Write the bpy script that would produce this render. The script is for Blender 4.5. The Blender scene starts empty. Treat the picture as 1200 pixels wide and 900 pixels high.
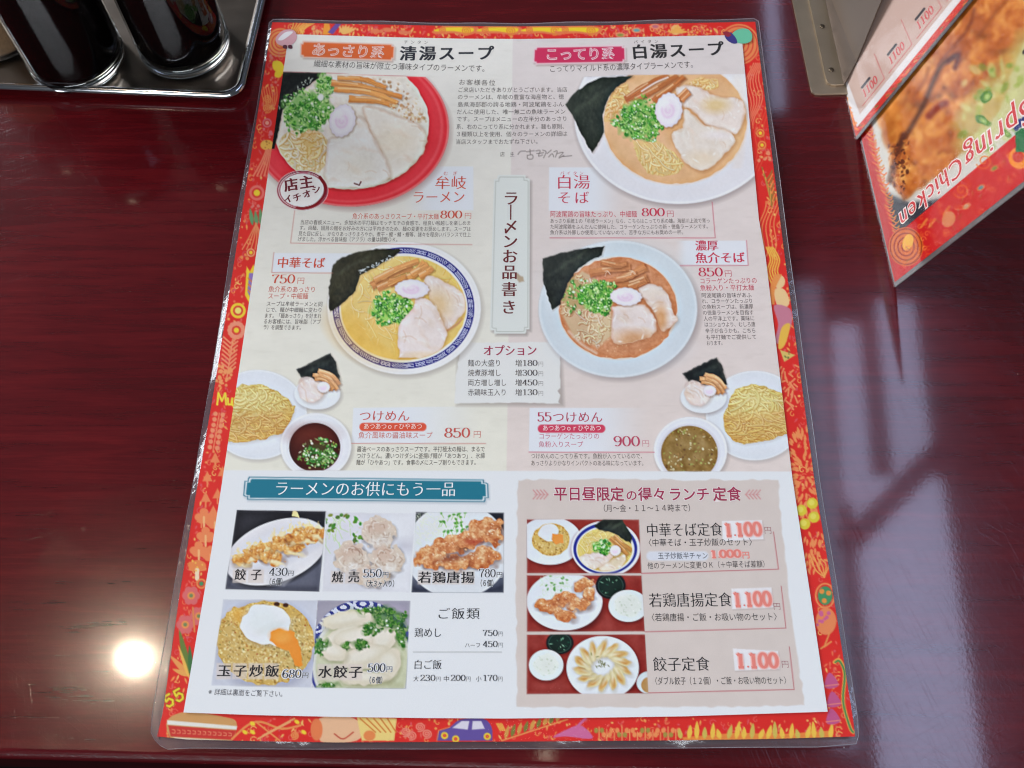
import bpy, math, random
import numpy as np
from mathutils import Vector, Matrix

random.seed(7)
rng = np.random.default_rng(11)
scene = bpy.context.scene
COL = scene.collection

# ------------------------------------------------------------------ camera
F_PX = 1173.8                       # focal length in pixels of a 1200 px wide frame (35 mm lens)
PITCH, YAW, ROLL = 0.4692, 0.0258, -0.0217
CAM = np.array([0.00826, -0.26809, 0.4532])


def rot3(p, y, r):
    cx, sx, cz, sz, cr, sr = math.cos(p), math.sin(p), math.cos(y), math.sin(y), math.cos(r), math.sin(r)
    rx = np.array([[1, 0, 0], [0, cx, -sx], [0, sx, cx]])
    rz = np.array([[cz, -sz, 0], [sz, cz, 0], [0, 0, 1]])
    rr = np.array([[cr, -sr, 0], [sr, cr, 0], [0, 0, 1]])
    return rz @ rx @ rr


RC = rot3(PITCH, YAW, ROLL)
cd = bpy.data.cameras.new("camera")
cam = bpy.data.objects.new("camera", cd)
COL.objects.link(cam)
m4 = np.eye(4)
m4[:3, :3] = RC
m4[:3, 3] = CAM
cam.matrix_world = Matrix(m4.tolist())
cd.sensor_width = 36.0
cd.lens = F_PX / 1200 * 36
cd.clip_start, cd.clip_end = 0.01, 50
cd.dof.use_dof = True
cd.dof.focus_distance = 0.50
cd.dof.aperture_fstop = 20.0
scene.camera = cam

# ------------------------------------------------------------------ light, exposure
world = bpy.data.worlds.new("World")
scene.world = world
world.use_nodes = True
bg = world.node_tree.nodes["Background"]
bg.inputs[0].default_value = (0.80, 0.90, 1.0, 1)
bg.inputs[1].default_value = 0.07
scene.view_settings.view_transform = 'Standard'
scene.view_settings.look = 'None'
scene.view_settings.gamma = 1
scene.view_settings.exposure = 0.09
scene.render.engine = 'CYCLES'
scene.cycles.use_denoising = True
scene.cycles.denoiser = 'OPENIMAGEDENOISE'
scene.cycles.denoising_input_passes = 'RGB_ALBEDO_NORMAL'
scene.cycles.denoising_prefilter = 'ACCURATE'
scene.cycles.caustics_reflective = False
scene.cycles.caustics_refractive = False
scene.cycles.filter_width = 1.15
scene.cycles.use_adaptive_sampling = False
scene.cycles.max_bounces = 10
scene.cycles.transparent_max_bounces = 12
scene.cycles.sample_clamp_indirect = 6


def ray(x, y):
    x = np.asarray(x, float)
    y = np.asarray(y, float)
    d = np.stack([(x - 600) / F_PX, -(y - 450) / F_PX, -np.ones_like(x)], -1)
    return d @ RC.T


def on_table(x, y, z=0.0):
    """the point of the horizontal plane z seen at a pixel of the 1200x900 photograph"""
    d = ray(x, y)
    t = (z - CAM[2]) / d[..., 2]
    return CAM + d * t[..., None]


def mirrored(x, y, h):
    """the place at height h whose reflection in the table shows at a pixel"""
    p = on_table(x, y)
    k = h / CAM[2]
    return np.array([p[0] + (p[0] - CAM[0]) * k, p[1] + (p[1] - CAM[1]) * k, h])


def aim(o, target):
    o.rotation_euler = (Vector(target) - o.location).to_track_quat('-Z', 'Y').to_euler()


def area_light(name, loc, target, sx, sy, energy, color):
    l = bpy.data.lights.new(name, 'AREA')
    l.shape = 'RECTANGLE'
    l.size, l.size_y, l.energy, l.color = sx, sy, energy, color
    o = bpy.data.objects.new(name, l)
    o.location = loc
    COL.objects.link(o)
    aim(o, target)
    return o


area_light("window_light", (-2.1, 1.3, 1.0), (0, 0, 0), 1.5, 0.9, 95, (0.88, 0.94, 1.0))
area_light("room_light", (-0.3, -2.4, 1.5), (0, 0, 0), 2.2, 1.0, 74, (0.88, 0.94, 1.0))

LAMP_H = 1.35
lp = mirrored(158, 772, LAMP_H)
l = bpy.data.lights.new("ceiling_lamp", 'SPOT')
l.energy, l.color, l.shadow_soft_size = 11, (1.0, 0.80, 0.58), 0.007
l.spot_size, l.spot_blend = math.radians(70), 0.6
lo = bpy.data.objects.new("ceiling_lamp", l)
lo.location = lp
COL.objects.link(lo)
aim(lo, (lp[0] * 0.3, -0.2, 0))
for (x, y, e) in ((242, 166, 0.25), (145, 207, 0.12), (640, 885, 0.05)):
    p = mirrored(x, y, 1.7)
    l = bpy.data.lights.new("small_lamp", 'POINT')
    l.energy, l.color, l.shadow_soft_size = e, (1.0, 0.85, 0.65), 0.012
    lo = bpy.data.objects.new("small_lamp", l)
    lo.location = p
    COL.objects.link(lo)

# tall narrow windows whose reflection runs down the table right of the menu
WH = 1.8


def strip_light(name, pts, energy_density, color):
    """rectangle light at height WH whose reflection covers the quad given by (top mid, bottom mid, width px at bottom)"""
    (xt, yt), (xb, yb), w = pts
    a, b = mirrored(xt, yt, WH), mirrored(xb, yb, WH)
    c, d2 = mirrored(xb - w / 2, yb, WH), mirrored(xb + w / 2, yb, WH)
    wid = float(np.linalg.norm(d2 - c))
    length = float(np.linalg.norm(a - b))
    l = bpy.data.lights.new(name, 'AREA')
    l.shape = 'RECTANGLE'
    l.size, l.size_y = wid, length
    l.energy = energy_density * wid * length
    l.color = color
    l.spread = math.pi
    o = bpy.data.objects.new(name, l)
    mid = (a + b) / 2
    dv = a - b
    o.location = mid
    o.rotation_euler = (0, 0, math.atan2(dv[1], dv[0]) - math.pi / 2)
    COL.objects.link(o)


WINC = (0.55, 0.66, 1.0)
strip_light("window_strip", ((990, 380), (1006, 590), 36), 17, WINC)
strip_light("window_strip", ((1048, 352), (1072, 560), 48), 17, WINC)
strip_light("window_strip", ((1050, 560), (1096, 940), 124), 19, WINC)
strip_light("window_strip", ((902, -20), (912, 130), 18), 14, WINC)
strip_light("window_strip", ((946, 330), (990, 880), 36), 8, WINC)


# ------------------------------------------------------------------ helpers
SAG = 0.0037
HALF_W = 0.1485


def sheet_z(u):
    return SAG * (u / HALF_W) ** 2


def on_menu(x, y, h=0.0):
    z = np.zeros(np.broadcast(x, y).shape) + h
    for _ in range(7):
        d = ray(x, y)
        t = (z - CAM[2]) / d[..., 2]
        p = CAM + d * t[..., None]
        z = sheet_z(p[..., 0]) + h
    p[..., 2] = z
    return p


def tag(o, label=None, cat=None, group=None, kind=None):
    if label: o['label'] = label
    if cat: o['category'] = cat
    if group: o['group'] = group
    if kind: o['kind'] = kind
    return o


def empty(name, loc):
    o = bpy.data.objects.new(name, None)
    o.empty_display_size = 0.02
    o.location = loc
    COL.objects.link(o)
    return o


def link(name, me, mat, parent=None, smooth=False):
    o = bpy.data.objects.new(name, me)
    if mat: me.materials.append(mat)
    COL.objects.link(o)
    if parent is not None:
        o.parent = parent
        q = parent
        off = Vector((0, 0, 0))
        while q is not None:
            off += q.location
            q = q.parent
        o.location = -off
    if smooth:
        me.shade_smooth()
    return o


def mesh(verts, faces, name="m"):
    me = bpy.data.meshes.new(name)
    me.from_pydata([tuple(map(float, v)) for v in verts], [], faces)
    me.update()
    return me


def lin(c):
    c = np.asarray(c, float) / 255.0
    return np.where(c <= 0.04045, c / 12.92, ((c + 0.055) / 1.055) ** 2.4)


INK = 0.90


def nodes(name):
    m = bpy.data.materials.new(name)
    m.use_nodes = True
    nt = m.node_tree
    return m, nt, nt.nodes["Principled BSDF"]


MATS = {}


def flat(col, rough=0.5, name=None):
    key = tuple(col) + (rough,)
    if key not in MATS:
        m, nt, b = nodes(name or "ink")
        c = lin(col) * INK
        n = nt.nodes.new('ShaderNodeTexNoise')
        n.inputs['Scale'].default_value = 900
        mx = nt.nodes.new('ShaderNodeMix')
        mx.data_type = 'RGBA'
        mx.inputs[6].default_value = (*[float(v) * 0.93 for v in c], 1)
        mx.inputs[7].default_value = (*[min(1.0, float(v) * 1.05 + 0.004) for v in c], 1)
        nt.links.new(n.outputs[0], mx.inputs[0])
        nt.links.new(mx.outputs[2], b.inputs['Base Color'])
        b.inputs['Roughness'].default_value = rough
        b.inputs['Specular IOR Level'].default_value = 0.15
        MATS[key] = m
    return MATS[key]


def print_material(name):
    m, nt, b = nodes(name)
    a = nt.nodes.new('ShaderNodeAttribute')
    a.attribute_name = "ink"
    n = nt.nodes.new('ShaderNodeTexNoise')
    n.inputs['Scale'].default_value = 700
    n.inputs['Detail'].default_value = 3
    mx = nt.nodes.new('ShaderNodeMix')
    mx.data_type = 'RGBA'
    mx.blend_type = 'MULTIPLY'
    mx.inputs[0].default_value = 0.10
    nt.links.new(a.outputs['Color'], mx.inputs[6])
    nt.links.new(n.outputs[0], mx.inputs[7])
    nt.links.new(mx.outputs[2], b.inputs['Base Color'])
    b.inputs['Roughness'].default_value = 0.55
    b.inputs['Specular IOR Level'].default_value = 0.15
    return m


M_PRINT = print_material("printed_paper")

# ------------------------------------------------------------------ a canvas of ink: a fine sheet whose points carry colour


def poly_interp(pts, n):
    pts = np.asarray(pts, float)
    d = np.r_[0, np.cumsum(np.hypot(*np.diff(pts, axis=0).T))]
    s = np.linspace(0, d[-1], n)
    return np.stack([np.interp(s, d, pts[:, 0]), np.interp(s, d, pts[:, 1])], 1)


def coons(top, bottom, left, right, nx, ny):
    T, B, L, R = poly_interp(top, nx), poly_interp(bottom, nx), poly_interp(left, ny), poly_interp(right, ny)
    s = np.linspace(0, 1, nx)[None, :, None]
    t = np.linspace(0, 1, ny)[:, None, None]
    g = (1 - t) * T[None] + t * B[None] + (1 - s) * L[:, None] + s * R[:, None] \
        - ((1 - s) * (1 - t) * T[0] + s * (1 - t) * T[-1] + (1 - s) * t * B[0] + s * t * B[-1])
    return g[..., 0], g[..., 1]


_lat = rng.random((256, 256)) * 2 - 1


def vnoise(X, Y, scale, seed=0):
    x = X / scale + seed * 17.31
    y = Y / scale + seed * 9.77
    xi, yi = np.floor(x).astype(int), np.floor(y).astype(int)
    fx, fy = x - xi, y - yi
    fx = fx * fx * (3 - 2 * fx)
    fy = fy * fy * (3 - 2 * fy)
    a, b = _lat[yi % 256, xi % 256], _lat[yi % 256, (xi + 1) % 256]
    c, d = _lat[(yi + 1) % 256, xi % 256], _lat[(yi + 1) % 256, (xi + 1) % 256]
    return (a * (1 - fx) + b * fx) * (1 - fy) + (c * (1 - fx) + d * fx) * fy


def fbm(X, Y, scale, seed=0, octs=3):
    r, a = 0, 1
    for i in range(octs):
        r = r + a * vnoise(X, Y, scale / 2 ** i, seed + i * 3)
        a *= 0.5
    return r / 1.75


def smooth_pts(pts, closed=False, k=6):
    pts = np.asarray(pts, float)
    n = len(pts)
    if n < 3: return pts
    out = []
    rngi = range(n if closed else n - 1)
    for i in rngi:
        if closed:
            p0, p1, p2, p3 = pts[(i - 1) % n], pts[i], pts[(i + 1) % n], pts[(i + 2) % n]
        else:
            p0, p1, p2, p3 = pts[max(i - 1, 0)], pts[i], pts[i + 1], pts[min(i + 2, n - 1)]
        for j in range(k):
            t = j / k
            out.append(0.5 * ((2 * p1) + (-p0 + p2) * t + (2 * p0 - 5 * p1 + 4 * p2 - p3) * t * t + (-p0 + 3 * p1 - 3 * p2 + p3) * t ** 3))
    if not closed: out.append(pts[-1])
    return np.array(out)


class Canvas:
    def __init__(s, X, Y, bgcol):
        s.X, s.Y = X, Y
        s.C = np.zeros(X.shape + (3,)) + np.array(bgcol, float)
        s.ID = np.zeros(X.shape, int)
        s.clip = None
        s.z = (0, 0, 1.0)
        ok = np.diff(Y[:, X.shape[1] // 2])
        s.ymin, s.ymax = np.minimum.accumulate(Y.min(1)[::-1])[::-1], np.maximum.accumulate(Y.max(1))

    def zoom(s, x, y, sc):
        s.z = (x, y, sc)

    def T(s, p):
        p = np.asarray(p, float)
        return p / s.z[2] + np.array(s.z[:2])

    def win(s, xa, ya, xb, yb):
        r0 = max(0, np.searchsorted(s.ymax, ya) - 1)
        r1 = min(len(s.ymin), np.searchsorted(s.ymin, yb) + 1)
        if r1 <= r0: return None
        xs = s.X[[r0, (r0 + r1) // 2 if (r0 + r1) // 2 < r1 else r0, r1 - 1]]
        c0 = max(0, min(np.searchsorted(r, xa) for r in xs) - 1)
        c1 = min(s.X.shape[1], max(np.searchsorted(r, xb) for r in xs) + 1)
        if c1 <= c0: return None
        return (slice(r0, r1), slice(c0, c1))

    def put(s, sl, m, col, a=1.0, pid=None):
        if s.clip is not None: m = m * s.clip[sl]
        mm = (m * a)[..., None]
        s.C[sl] = s.C[sl] * (1 - mm) + np.asarray(col, float) * mm
        if pid is not None:
            s.ID[sl] = np.where(m > 0.5, pid, s.ID[sl])

    def m_ell(s, c, rx, ry, ang=0, soft=1.2, warp=0, wsc=6, pad=None):
        k = s.z[2]
        cx, cy = s.T(c)
        rx, ry = rx / k, ry / k
        R = max(rx, ry) + soft + abs(warp) * 1.5 + 1
        sl = s.win(cx - R, cy - R, cx + R, cy + R)
        if sl is None: return None
        X, Y = s.X[sl] - cx, s.Y[sl] - cy
        if warp:
            w = vnoise(s.X[sl], s.Y[sl], wsc, int(cx) % 7) * warp
            X, Y = X + w, Y + vnoise(s.X[sl], s.Y[sl], wsc, 3) * warp
        ca, sa = math.cos(ang), math.sin(ang)
        x, y = X * ca + Y * sa, -X * sa + Y * ca
        d = (np.sqrt((x / rx) ** 2 + (y / ry) ** 2) - 1) * min(rx, ry)
        return sl, np.clip(0.5 - d / soft, 0, 1)

    def ell(s, c, rx, ry, col, ang=0, soft=1.2, a=1.0, warp=0, wsc=6, pid=None):
        r = s.m_ell(c, rx, ry, ang, soft, warp, wsc)
        if r: s.put(r[0], r[1], col, a, pid)

    def ring(s, c, rx, ry, w, col, ang=0, soft=1.0, a=1.0):
        r = s.m_ell(c, rx, ry, ang, soft)
        q = s.m_ell(c, max(rx - w, .1), max(ry - w, .1), ang, soft)
        if r and q:
            m = r[1].copy()
            full = np.zeros(s.X.shape, np.float32) if False else None
            # same centre: recompute the inner mask on the outer window
            k = s.z[2]
            cx, cy = s.T(c)
            X, Y = s.X[r[0]] - cx, s.Y[r[0]] - cy
            ca, sa = math.cos(ang), math.sin(ang)
            x, y = X * ca + Y * sa, -X * sa + Y * ca
            rx2, ry2 = max(rx - w, .1) / k, max(ry - w, .1) / k
            d = (np.sqrt((x / rx2) ** 2 + (y / ry2) ** 2) - 1) * min(rx2, ry2)
            s.put(r[0], m * (1 - np.clip(0.5 - d / soft, 0, 1)), col, a)

    def m_poly(s, pts, soft=1.2, warp=0, wsc=5, raw=False):
        P = np.asarray(pts, float) if raw else s.T(pts)
        pad = soft + abs(warp) * 1.5 + 1
        sl = s.win(P[:, 0].min() - pad, P[:, 1].min() - pad, P[:, 0].max() + pad, P[:, 1].max() + pad)
        if sl is None: return None
        X, Y = s.X[sl], s.Y[sl]
        if warp:
            X, Y = X + vnoise(X, Y, wsc, 5) * warp, Y + vnoise(X, Y, wsc, 9) * warp
        ins = np.zeros(X.shape, bool)
        dm = np.full(X.shape, 1e9)
        n = len(P)
        for i in range(n):
            (x1, y1), (x2, y2) = P[i], P[(i + 1) % n]
            if y1 != y2:
                c = ((y1 > Y) != (y2 > Y)) & (X < (x2 - x1) * (Y - y1) / (y2 - y1) + x1)
                ins ^= c
            dx, dy = x2 - x1, y2 - y1
            L = dx * dx + dy * dy + 1e-9
            t = np.clip(((X - x1) * dx + (Y - y1) * dy) / L, 0, 1)
            dm = np.minimum(dm, (X - x1 - t * dx) ** 2 + (Y - y1 - t * dy) ** 2)
        d = np.sqrt(dm) * np.where(ins, -1, 1)
        return sl, np.clip(0.5 - d / soft, 0, 1), d

    def poly(s, pts, col, soft=1.2, a=1.0, warp=0, wsc=5, pid=None):
        r = s.m_poly(pts, soft, warp, wsc)
        if r: s.put(r[0], r[1], col, a, pid)

    def line(s, pts, w, col, a=1.0, soft=1.0, smooth=False, raww=False):
        P = s.T(pts)
        if smooth: P = smooth_pts(P, k=4)
        w = w / s.z[2] if not raww else w
        pad = w + soft + 1
        sl = s.win(P[:, 0].min() - pad, P[:, 1].min() - pad, P[:, 0].max() + pad, P[:, 1].max() + pad)
        if sl is None: return
        X, Y = s.X[sl], s.Y[sl]
        dm = np.full(X.shape, 1e9)
        for i in range(len(P) - 1):
            (x1, y1), (x2, y2) = P[i], P[i + 1]
            dx, dy = x2 - x1, y2 - y1
            L = dx * dx + dy * dy + 1e-9
            t = np.clip(((X - x1) * dx + (Y - y1) * dy) / L, 0, 1)
            dm = np.minimum(dm, (X - x1 - t * dx) ** 2 + (Y - y1 - t * dy) ** 2)
        m = np.clip(0.5 + (w / 2 - np.sqrt(dm)) / soft, 0, 1)
        s.put(sl, m, col, a)

    def set_clip(s, pts=None, ell=None, soft=1.0, pid=None, combine=False):
        if pts is None and ell is None:
            s.clip = None
            return
        full = np.zeros(s.X.shape)
        r = s.m_poly(pts, soft) if pts is not None else s.m_ell(*ell, soft=soft)
        full[r[0]] = r[1]
        if combine and s.clip is not None: full = full * s.clip
        s.clip = full
        if pid is not None:
            s.ID[r[0]] = np.where(r[1] > 0.5, pid, s.ID[r[0]])

    def tint(s, m_sl, fn):
        sl, m = m_sl[0], m_sl[1]
        if s.clip is not None: m = m * s.clip[sl]
        new = fn(s.C[sl], s.X[sl], s.Y[sl])
        s.C[sl] = s.C[sl] * (1 - m[..., None]) + new * m[..., None]

    # ---------------- food, as it is printed on the sheet
    def noise_on(s, r, amp, sc, seed=0):
        s.tint(r, lambda C, X, Y: np.clip(C + (fbm(X, Y, sc, seed) * amp)[..., None], 0, 255))

    def nori(s, pts, col=(40, 46, 40)):
        k = s.z[2]
        sh = np.array(pts, float) + 0.8 * k
        s.poly(sh, (110, 90, 70), soft=4, a=.45)
        r = s.m_poly(pts, 1.4, warp=.8, wsc=4)
        s.put(r[0], r[1], col)
        s.tint(r, lambda C, X, Y: np.clip(C + (fbm(X, Y, 16, 5) * 11 + fbm(X * 1.6, Y, 4, 2) * 9)[..., None] * np.array((1, 1.05, .8)), 0, 255))
        P = np.array(pts, float)
        c = P.mean(0)
        ext = np.abs(P - c).max(0)
        old = s.clip
        full = np.zeros(s.X.shape)
        full[r[0]] = r[1]
        s.clip = full if old is None else full * old
        for _ in range(16):
            q = c + rng.uniform(-1, 1, 2) * ext
            s.ell(q, rng.uniform(2, 7) * k, rng.uniform(.6, 2) * k, (92, 100, 82) if _ % 2 else (22, 26, 24), rng.uniform(-.8, 0), soft=3, a=.28)
        d = np.array([.86, -.5]) * ext
        s.line([c - d * .6 - (0, .3 * ext[1]), c + d * .4 - (0, .35 * ext[1])], 3.5 * k, (104, 112, 98), a=.22, soft=5)
        s.clip = old

    def negi(s, c, rx, ry, n=70, base=(110, 175, 80), dk=1.0):
        s.ell(c, rx * .92, ry * .92, base, soft=6, a=.8, warp=4, wsc=6)
        k = s.z[2]
        n = int(n * 1.5)
        for i in range(n):
            t, q = rng.uniform(0, 6.283), rng.random() ** .55
            edge = 1.0 + .18 * math.sin(3 * t + c[0]) + .1 * math.sin(7 * t)
            p = (c[0] + math.cos(t) * q * rx * edge, c[1] + math.sin(t) * q * ry * edge)
            sz = rng.uniform(.9, 2.3)
            el = rng.uniform(.3, 1)
            an = rng.uniform(0, 3.14)
            g = rng.random()
            if i % 3 == 0:
                s.ell((p[0] + .8 * k, p[1] + .9 * k), sz * k, sz * el * k, (34, 78, 36), an, soft=2, a=.6)
            tone = [(70, 150, 52), (112, 186, 76), (150, 208, 100), (50, 118, 48), (184, 222, 138), (96, 172, 70)][int(g * 6)]
            s.ell(p, sz * k, sz * el * k, np.minimum(np.array(tone) * rng.uniform(.92, 1.06) * dk, 255), an, soft=1.4, a=.88)
            if el > .55:
                s.ell((p[0] - .2 * k, p[1] - .2 * k), sz * .5 * k, sz * el * .5 * k, np.array((206, 232, 170)) * dk if g > .5 else (58, 112, 50), an, soft=1.3, a=.75)
            if g > .93: s.ell(p, sz * .8 * k, sz * .6 * k, (240, 246, 232), an, soft=1.4, a=.9)

    def noodles(s, clipf, bbox, n, ang=0.2, spread=.5, length=22, w=1.5, base=(232, 205, 140), dark=(190, 140, 70), hi=(250, 235, 190), curl=.09):
        k = s.z[2]
        old = s.clip
        r = clipf
        full = np.zeros(s.X.shape)
        full[r[0]] = r[1]
        s.clip = full if old is None else full * old
        s.put(r[0], r[1], [base[i] * .6 + dark[i] * .4 for i in range(3)])
        n = int(n * 1.25)
        for i in range(n):
            x, y = rng.uniform(bbox[0], bbox[2]), rng.uniform(bbox[1], bbox[3])
            h = ang + rng.normal() * spread
            cv = rng.normal() * curl
            pts = []
            L = length * rng.uniform(.5, 1.3) / 6
            for j in range(6):
                pts.append((x, y))
                x += math.cos(h) * L * k
                y += math.sin(h) * L * k
                h += cv * L
            pts = np.array(pts)
            g = rng.random()
            cc = np.array([base[q] * (.86 + .17 * g) for q in range(3)]) * (1, rng.uniform(.96, 1.02), rng.uniform(.9, 1.05))
            s.line(pts + .9 * w * k * .5, w * k * 1.4, dark, a=.6, soft=1.1)
            s.line(pts, w * k, np.minimum(cc, 255), a=.9, soft=.9)
            if i % 2: s.line(pts - .25 * w * k, w * k * .3, hi, a=.6)
        s.clip = old

    def chashu(s, pts, base=(238, 222, 212), edge=(214, 180, 158), tint=None, smooth=True):
        k = s.z[2]
        P = smooth_pts(pts, True, 4) if smooth else np.array(pts, float)
        s.poly(P + 1.2 * k, (130, 86, 56), soft=7, a=.42)
        r = s.m_poly(P, 1.8, warp=1.1, wsc=5)
        edge = np.array(edge) * .55 + np.array(base) * .45
        s.put(r[0], r[1], edge)
        d = r[2]
        inner = np.clip((-d - .3 + 1.2 * vnoise(s.X[r[0]], s.Y[r[0]], 6, 3)) / 3.0, 0, 1) * r[1]
        s.put(r[0], inner, base)
        full = np.zeros(s.X.shape)
        full[r[0]] = r[1]
        old = s.clip
        s.clip = full if old is None else full * old
        c = np.array(P).mean(0)
        ext = np.abs(np.array(P) - c).max(0)
        th = rng.uniform(.2, 1.0)
        for _ in range(11):       # lean and fat
            q = c + rng.uniform(-1, 1, 2) * ext * .9
            s.ell(q, rng.uniform(4, 11) * k, rng.uniform(1.2, 3.2) * k, [(224, 190, 170), (248, 240, 230), (232, 206, 184)][_ % 3], th + rng.normal() * .3, soft=4.5, a=.46, warp=2)
        for _ in range(9):
            q = c + rng.uniform(-1, 1, 2) * ext * .85
            t2 = th + rng.normal() * .35
            L = rng.uniform(3, 9) * k
            s.line([q, q + (L * math.cos(t2), L * math.sin(t2)), q + (1.8 * L * math.cos(t2 + .3), 1.8 * L * math.sin(t2 + .3))], .9 * k, (204, 164, 138) if _ % 2 else (252, 246, 240), a=.48, soft=2, smooth=True)
        if tint:
            for (cc, rx, ry, col, a) in tint:
                q = s.m_ell(cc, rx, ry, 0, soft=min(rx, ry) / k * 1.2)
                if q: s.put(q[0], q[1], col, a)
        s.tint(r, lambda C, X, Y: np.clip(C + (fbm(X, Y, 12, 4) * 12 + fbm(X, Y, 2.6, 6) * 3.5)[..., None] * np.array((.9, 1, 1.1)), 0, 255))
        for _ in range(5):
            i = rng.integers(len(P))
            q = P[i] + (c - P[i]) * rng.uniform(.05, .3)
            s.ell(q, rng.uniform(1, 3) * k, .8 * k, (254, 250, 244), rng.uniform(0, 3), soft=1.8, a=.6)
        s.clip = old

    def naruto(s, c, rx, ry, ang=0):
        k = s.z[2]
        t = np.linspace(0, 2 * math.pi, 73)[:-1]
        rr = 1 + .03 * np.cos(15 * t) + .015 * np.cos(4 * t)
        x, y = rx * rr * np.cos(t), ry * rr * np.sin(t)
        P = np.stack([c[0] + x * math.cos(ang) - y * math.sin(ang), c[1] + x * math.sin(ang) + y * math.cos(ang)], 1)
        s.poly(P + 1.0 * k, (110, 80, 60), soft=4, a=.55)
        s.poly(P, (226, 214, 226), soft=1.6)
        s.ell(c, rx * .86, ry * .86, (242, 234, 242), ang, soft=3, a=.9)
        t = np.linspace(0, 3.1 * math.pi, 24)
        q = .10 + .42 * t / t[-1]
        x, y = rx * q * np.cos(t), ry * q * np.sin(t)
        S = np.stack([c[0] + x * math.cos(ang) - y * math.sin(ang), c[1] + x * math.sin(ang) + y * math.cos(ang)], 1)
        s.ell(c, rx * .5, ry * .5, (238, 212, 234), ang, soft=5, a=.6)
        s.line(S, max(1.2 * k, rx * .12), (230, 190, 224), a=.6, soft=2.6)
        s.ell((c[0] - rx * .3, c[1] - ry * .35), rx * .4, ry * .25, (252, 248, 250), ang, soft=4, a=.6)

    def menma(s, items, w=5, col=(205, 140, 85)):
        k = s.z[2]
        col = np.array(col, float)
        for it in items:
            pts, ww = (it[0], it[1]) if isinstance(it, tuple) and len(it) == 2 and hasattr(it[0][0], '__len__') else (it, w)
            Q = smooth_pts(np.array(pts, float), False, 6)
            tan = np.gradient(Q, axis=0)
            tan /= np.linalg.norm(tan, axis=1)[:, None] + 1e-9
            nn = np.stack([-tan[:, 1], tan[:, 0]], 1)
            hw = ww * k / 2 * (1 + .14 * np.sin(np.linspace(0, 5, len(Q)) + ww))[:, None]
            R1, R2 = Q + nn * hw, Q - nn * hw
            P = np.concatenate([R1, R2[::-1]])
            s.poly(P + 1.1 * k, (92, 50, 28), soft=4, a=.55)
            s.poly(P, np.minimum(col * rng.uniform(.94, 1.06), 255), soft=1.4, warp=.7)
            s.poly(np.concatenate([Q + nn * hw * .15, R1[::-1]]) if False else np.concatenate([R1, (Q + nn * hw * .35)[::-1]]), col * .82, soft=2.2, a=.6)
            old = s.clip
            r = s.m_poly(P, 1.4)
            full = np.zeros(s.X.shape)
            full[r[0]] = r[1]
            s.clip = full if old is None else full * old
            for o in rng.uniform(-.9, .9, 12):
                f = 1.2 if rng.random() > .5 else .8
                a0 = rng.random() * .7
                i0 = int(a0 * len(Q))
                i1 = min(len(Q), i0 + max(3, int(rng.uniform(.15, .5) * len(Q))))
                s.line((Q + nn * hw * o)[i0:i1], ww * k * .08, np.clip(col * f, 0, 255), a=.5, soft=1.4)
            i0 = int(len(Q) * rng.uniform(0, .4))
            s.line((Q - nn * hw * .55)[i0:i0 + max(4, len(Q) // 2)], ww * k * .16, (252, 222, 186), a=.6, soft=2)
            s.clip = old

    def glints(s, clipf, bbox, n, col=(255, 250, 238), size=(.4, 1.3), a=.75):
        s.crumbs(clipf, bbox, n, [col], size, a, .5)

    def crumbs(s, clipf, bbox, n, cols, size=(1.2, 3), a=.9, elong=.6):
        k = s.z[2]
        old = s.clip
        full = np.zeros(s.X.shape)
        full[clipf[0]] = clipf[1]
        s.clip = full if old is None else full * old
        for i in range(n):
            p = (rng.uniform(bbox[0], bbox[2]), rng.uniform(bbox[1], bbox[3]))
            sz = rng.uniform(*size) * k
            c = cols[rng.integers(len(cols))]
            an = rng.uniform(0, 3.14)
            s.ell(p, sz, sz * rng.uniform(elong * .6, 1), np.array(c) * rng.uniform(.92, 1.05), an, soft=1.3, a=a)
        s.clip = old

    def lump(s, c, rx, ry, ang, cols, n=40, rough=1.6):
        """one fried or steamed piece: body, shaded underside, crust"""
        k = s.z[2]
        s.ell((c[0] + 1.4 * k, c[1] + 2.2 * k), rx, ry, np.array(cols[2]) * .55, ang, soft=5, a=.5, warp=rough)
        s.ell(c, rx, ry, cols[0], ang, warp=rough * 1.3, wsc=5, soft=1.8)
        r = s.m_ell(c, rx * .98, ry * .98, ang, 1.5, rough * 1.3, 5)
        cx, cy = s.T(c)
        R = max(rx, ry) / k
        li, dk = np.array(cols[-1], float), np.array(cols[2], float)

        def sh(C, X, Y):
            v = fbm(X, Y, 7, int(cx) % 13) * .9 + fbm(X, Y, 2.6, 5) * .7 - ((Y - cy) / R) * .55 - ((X - cx) / R) * .12
            v = np.clip(v, -1, 1)[..., None]
            return np.where(v > 0, C * (1 - .75 * v) + li * .75 * v, C * (1 + .75 * v) - dk * .75 * v)
        s.tint(r, sh)
        s.crumbs(r, (c[0] - rx, c[1] - rx, c[0] + rx, c[1] + rx), n // 2, cols, (.5, 1.7), .45)
        s.crumbs(r, (c[0] - rx, c[1] - rx, c[0] + rx, c[1]), n // 6, [(255, 240, 214)], (.3, .9), .6)

    # ---------------- to geometry
    def build(s, mapper, parts, parent_map, keep=None):
        """parts: {id: name}; one mesh per id, all lying in the same sheet"""
        V = mapper(s.X, s.Y)
        H, W = s.X.shape
        colr = np.concatenate([lin(np.clip(s.C, 0, 255)) * INK, np.ones((H, W, 1))], -1).astype(np.float32)
        idx = np.arange(H * W).reshape(H, W)
        Q = np.stack([idx[:-1, :-1], idx[1:, :-1], idx[1:, 1:], idx[:-1, 1:]], -1).reshape(-1, 4)
        fid = s.ID[:-1, :-1].reshape(-1)
        if keep is not None: kf = keep[:-1, :-1].reshape(-1)
        else: kf = np.ones(len(Q), bool)
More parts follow.
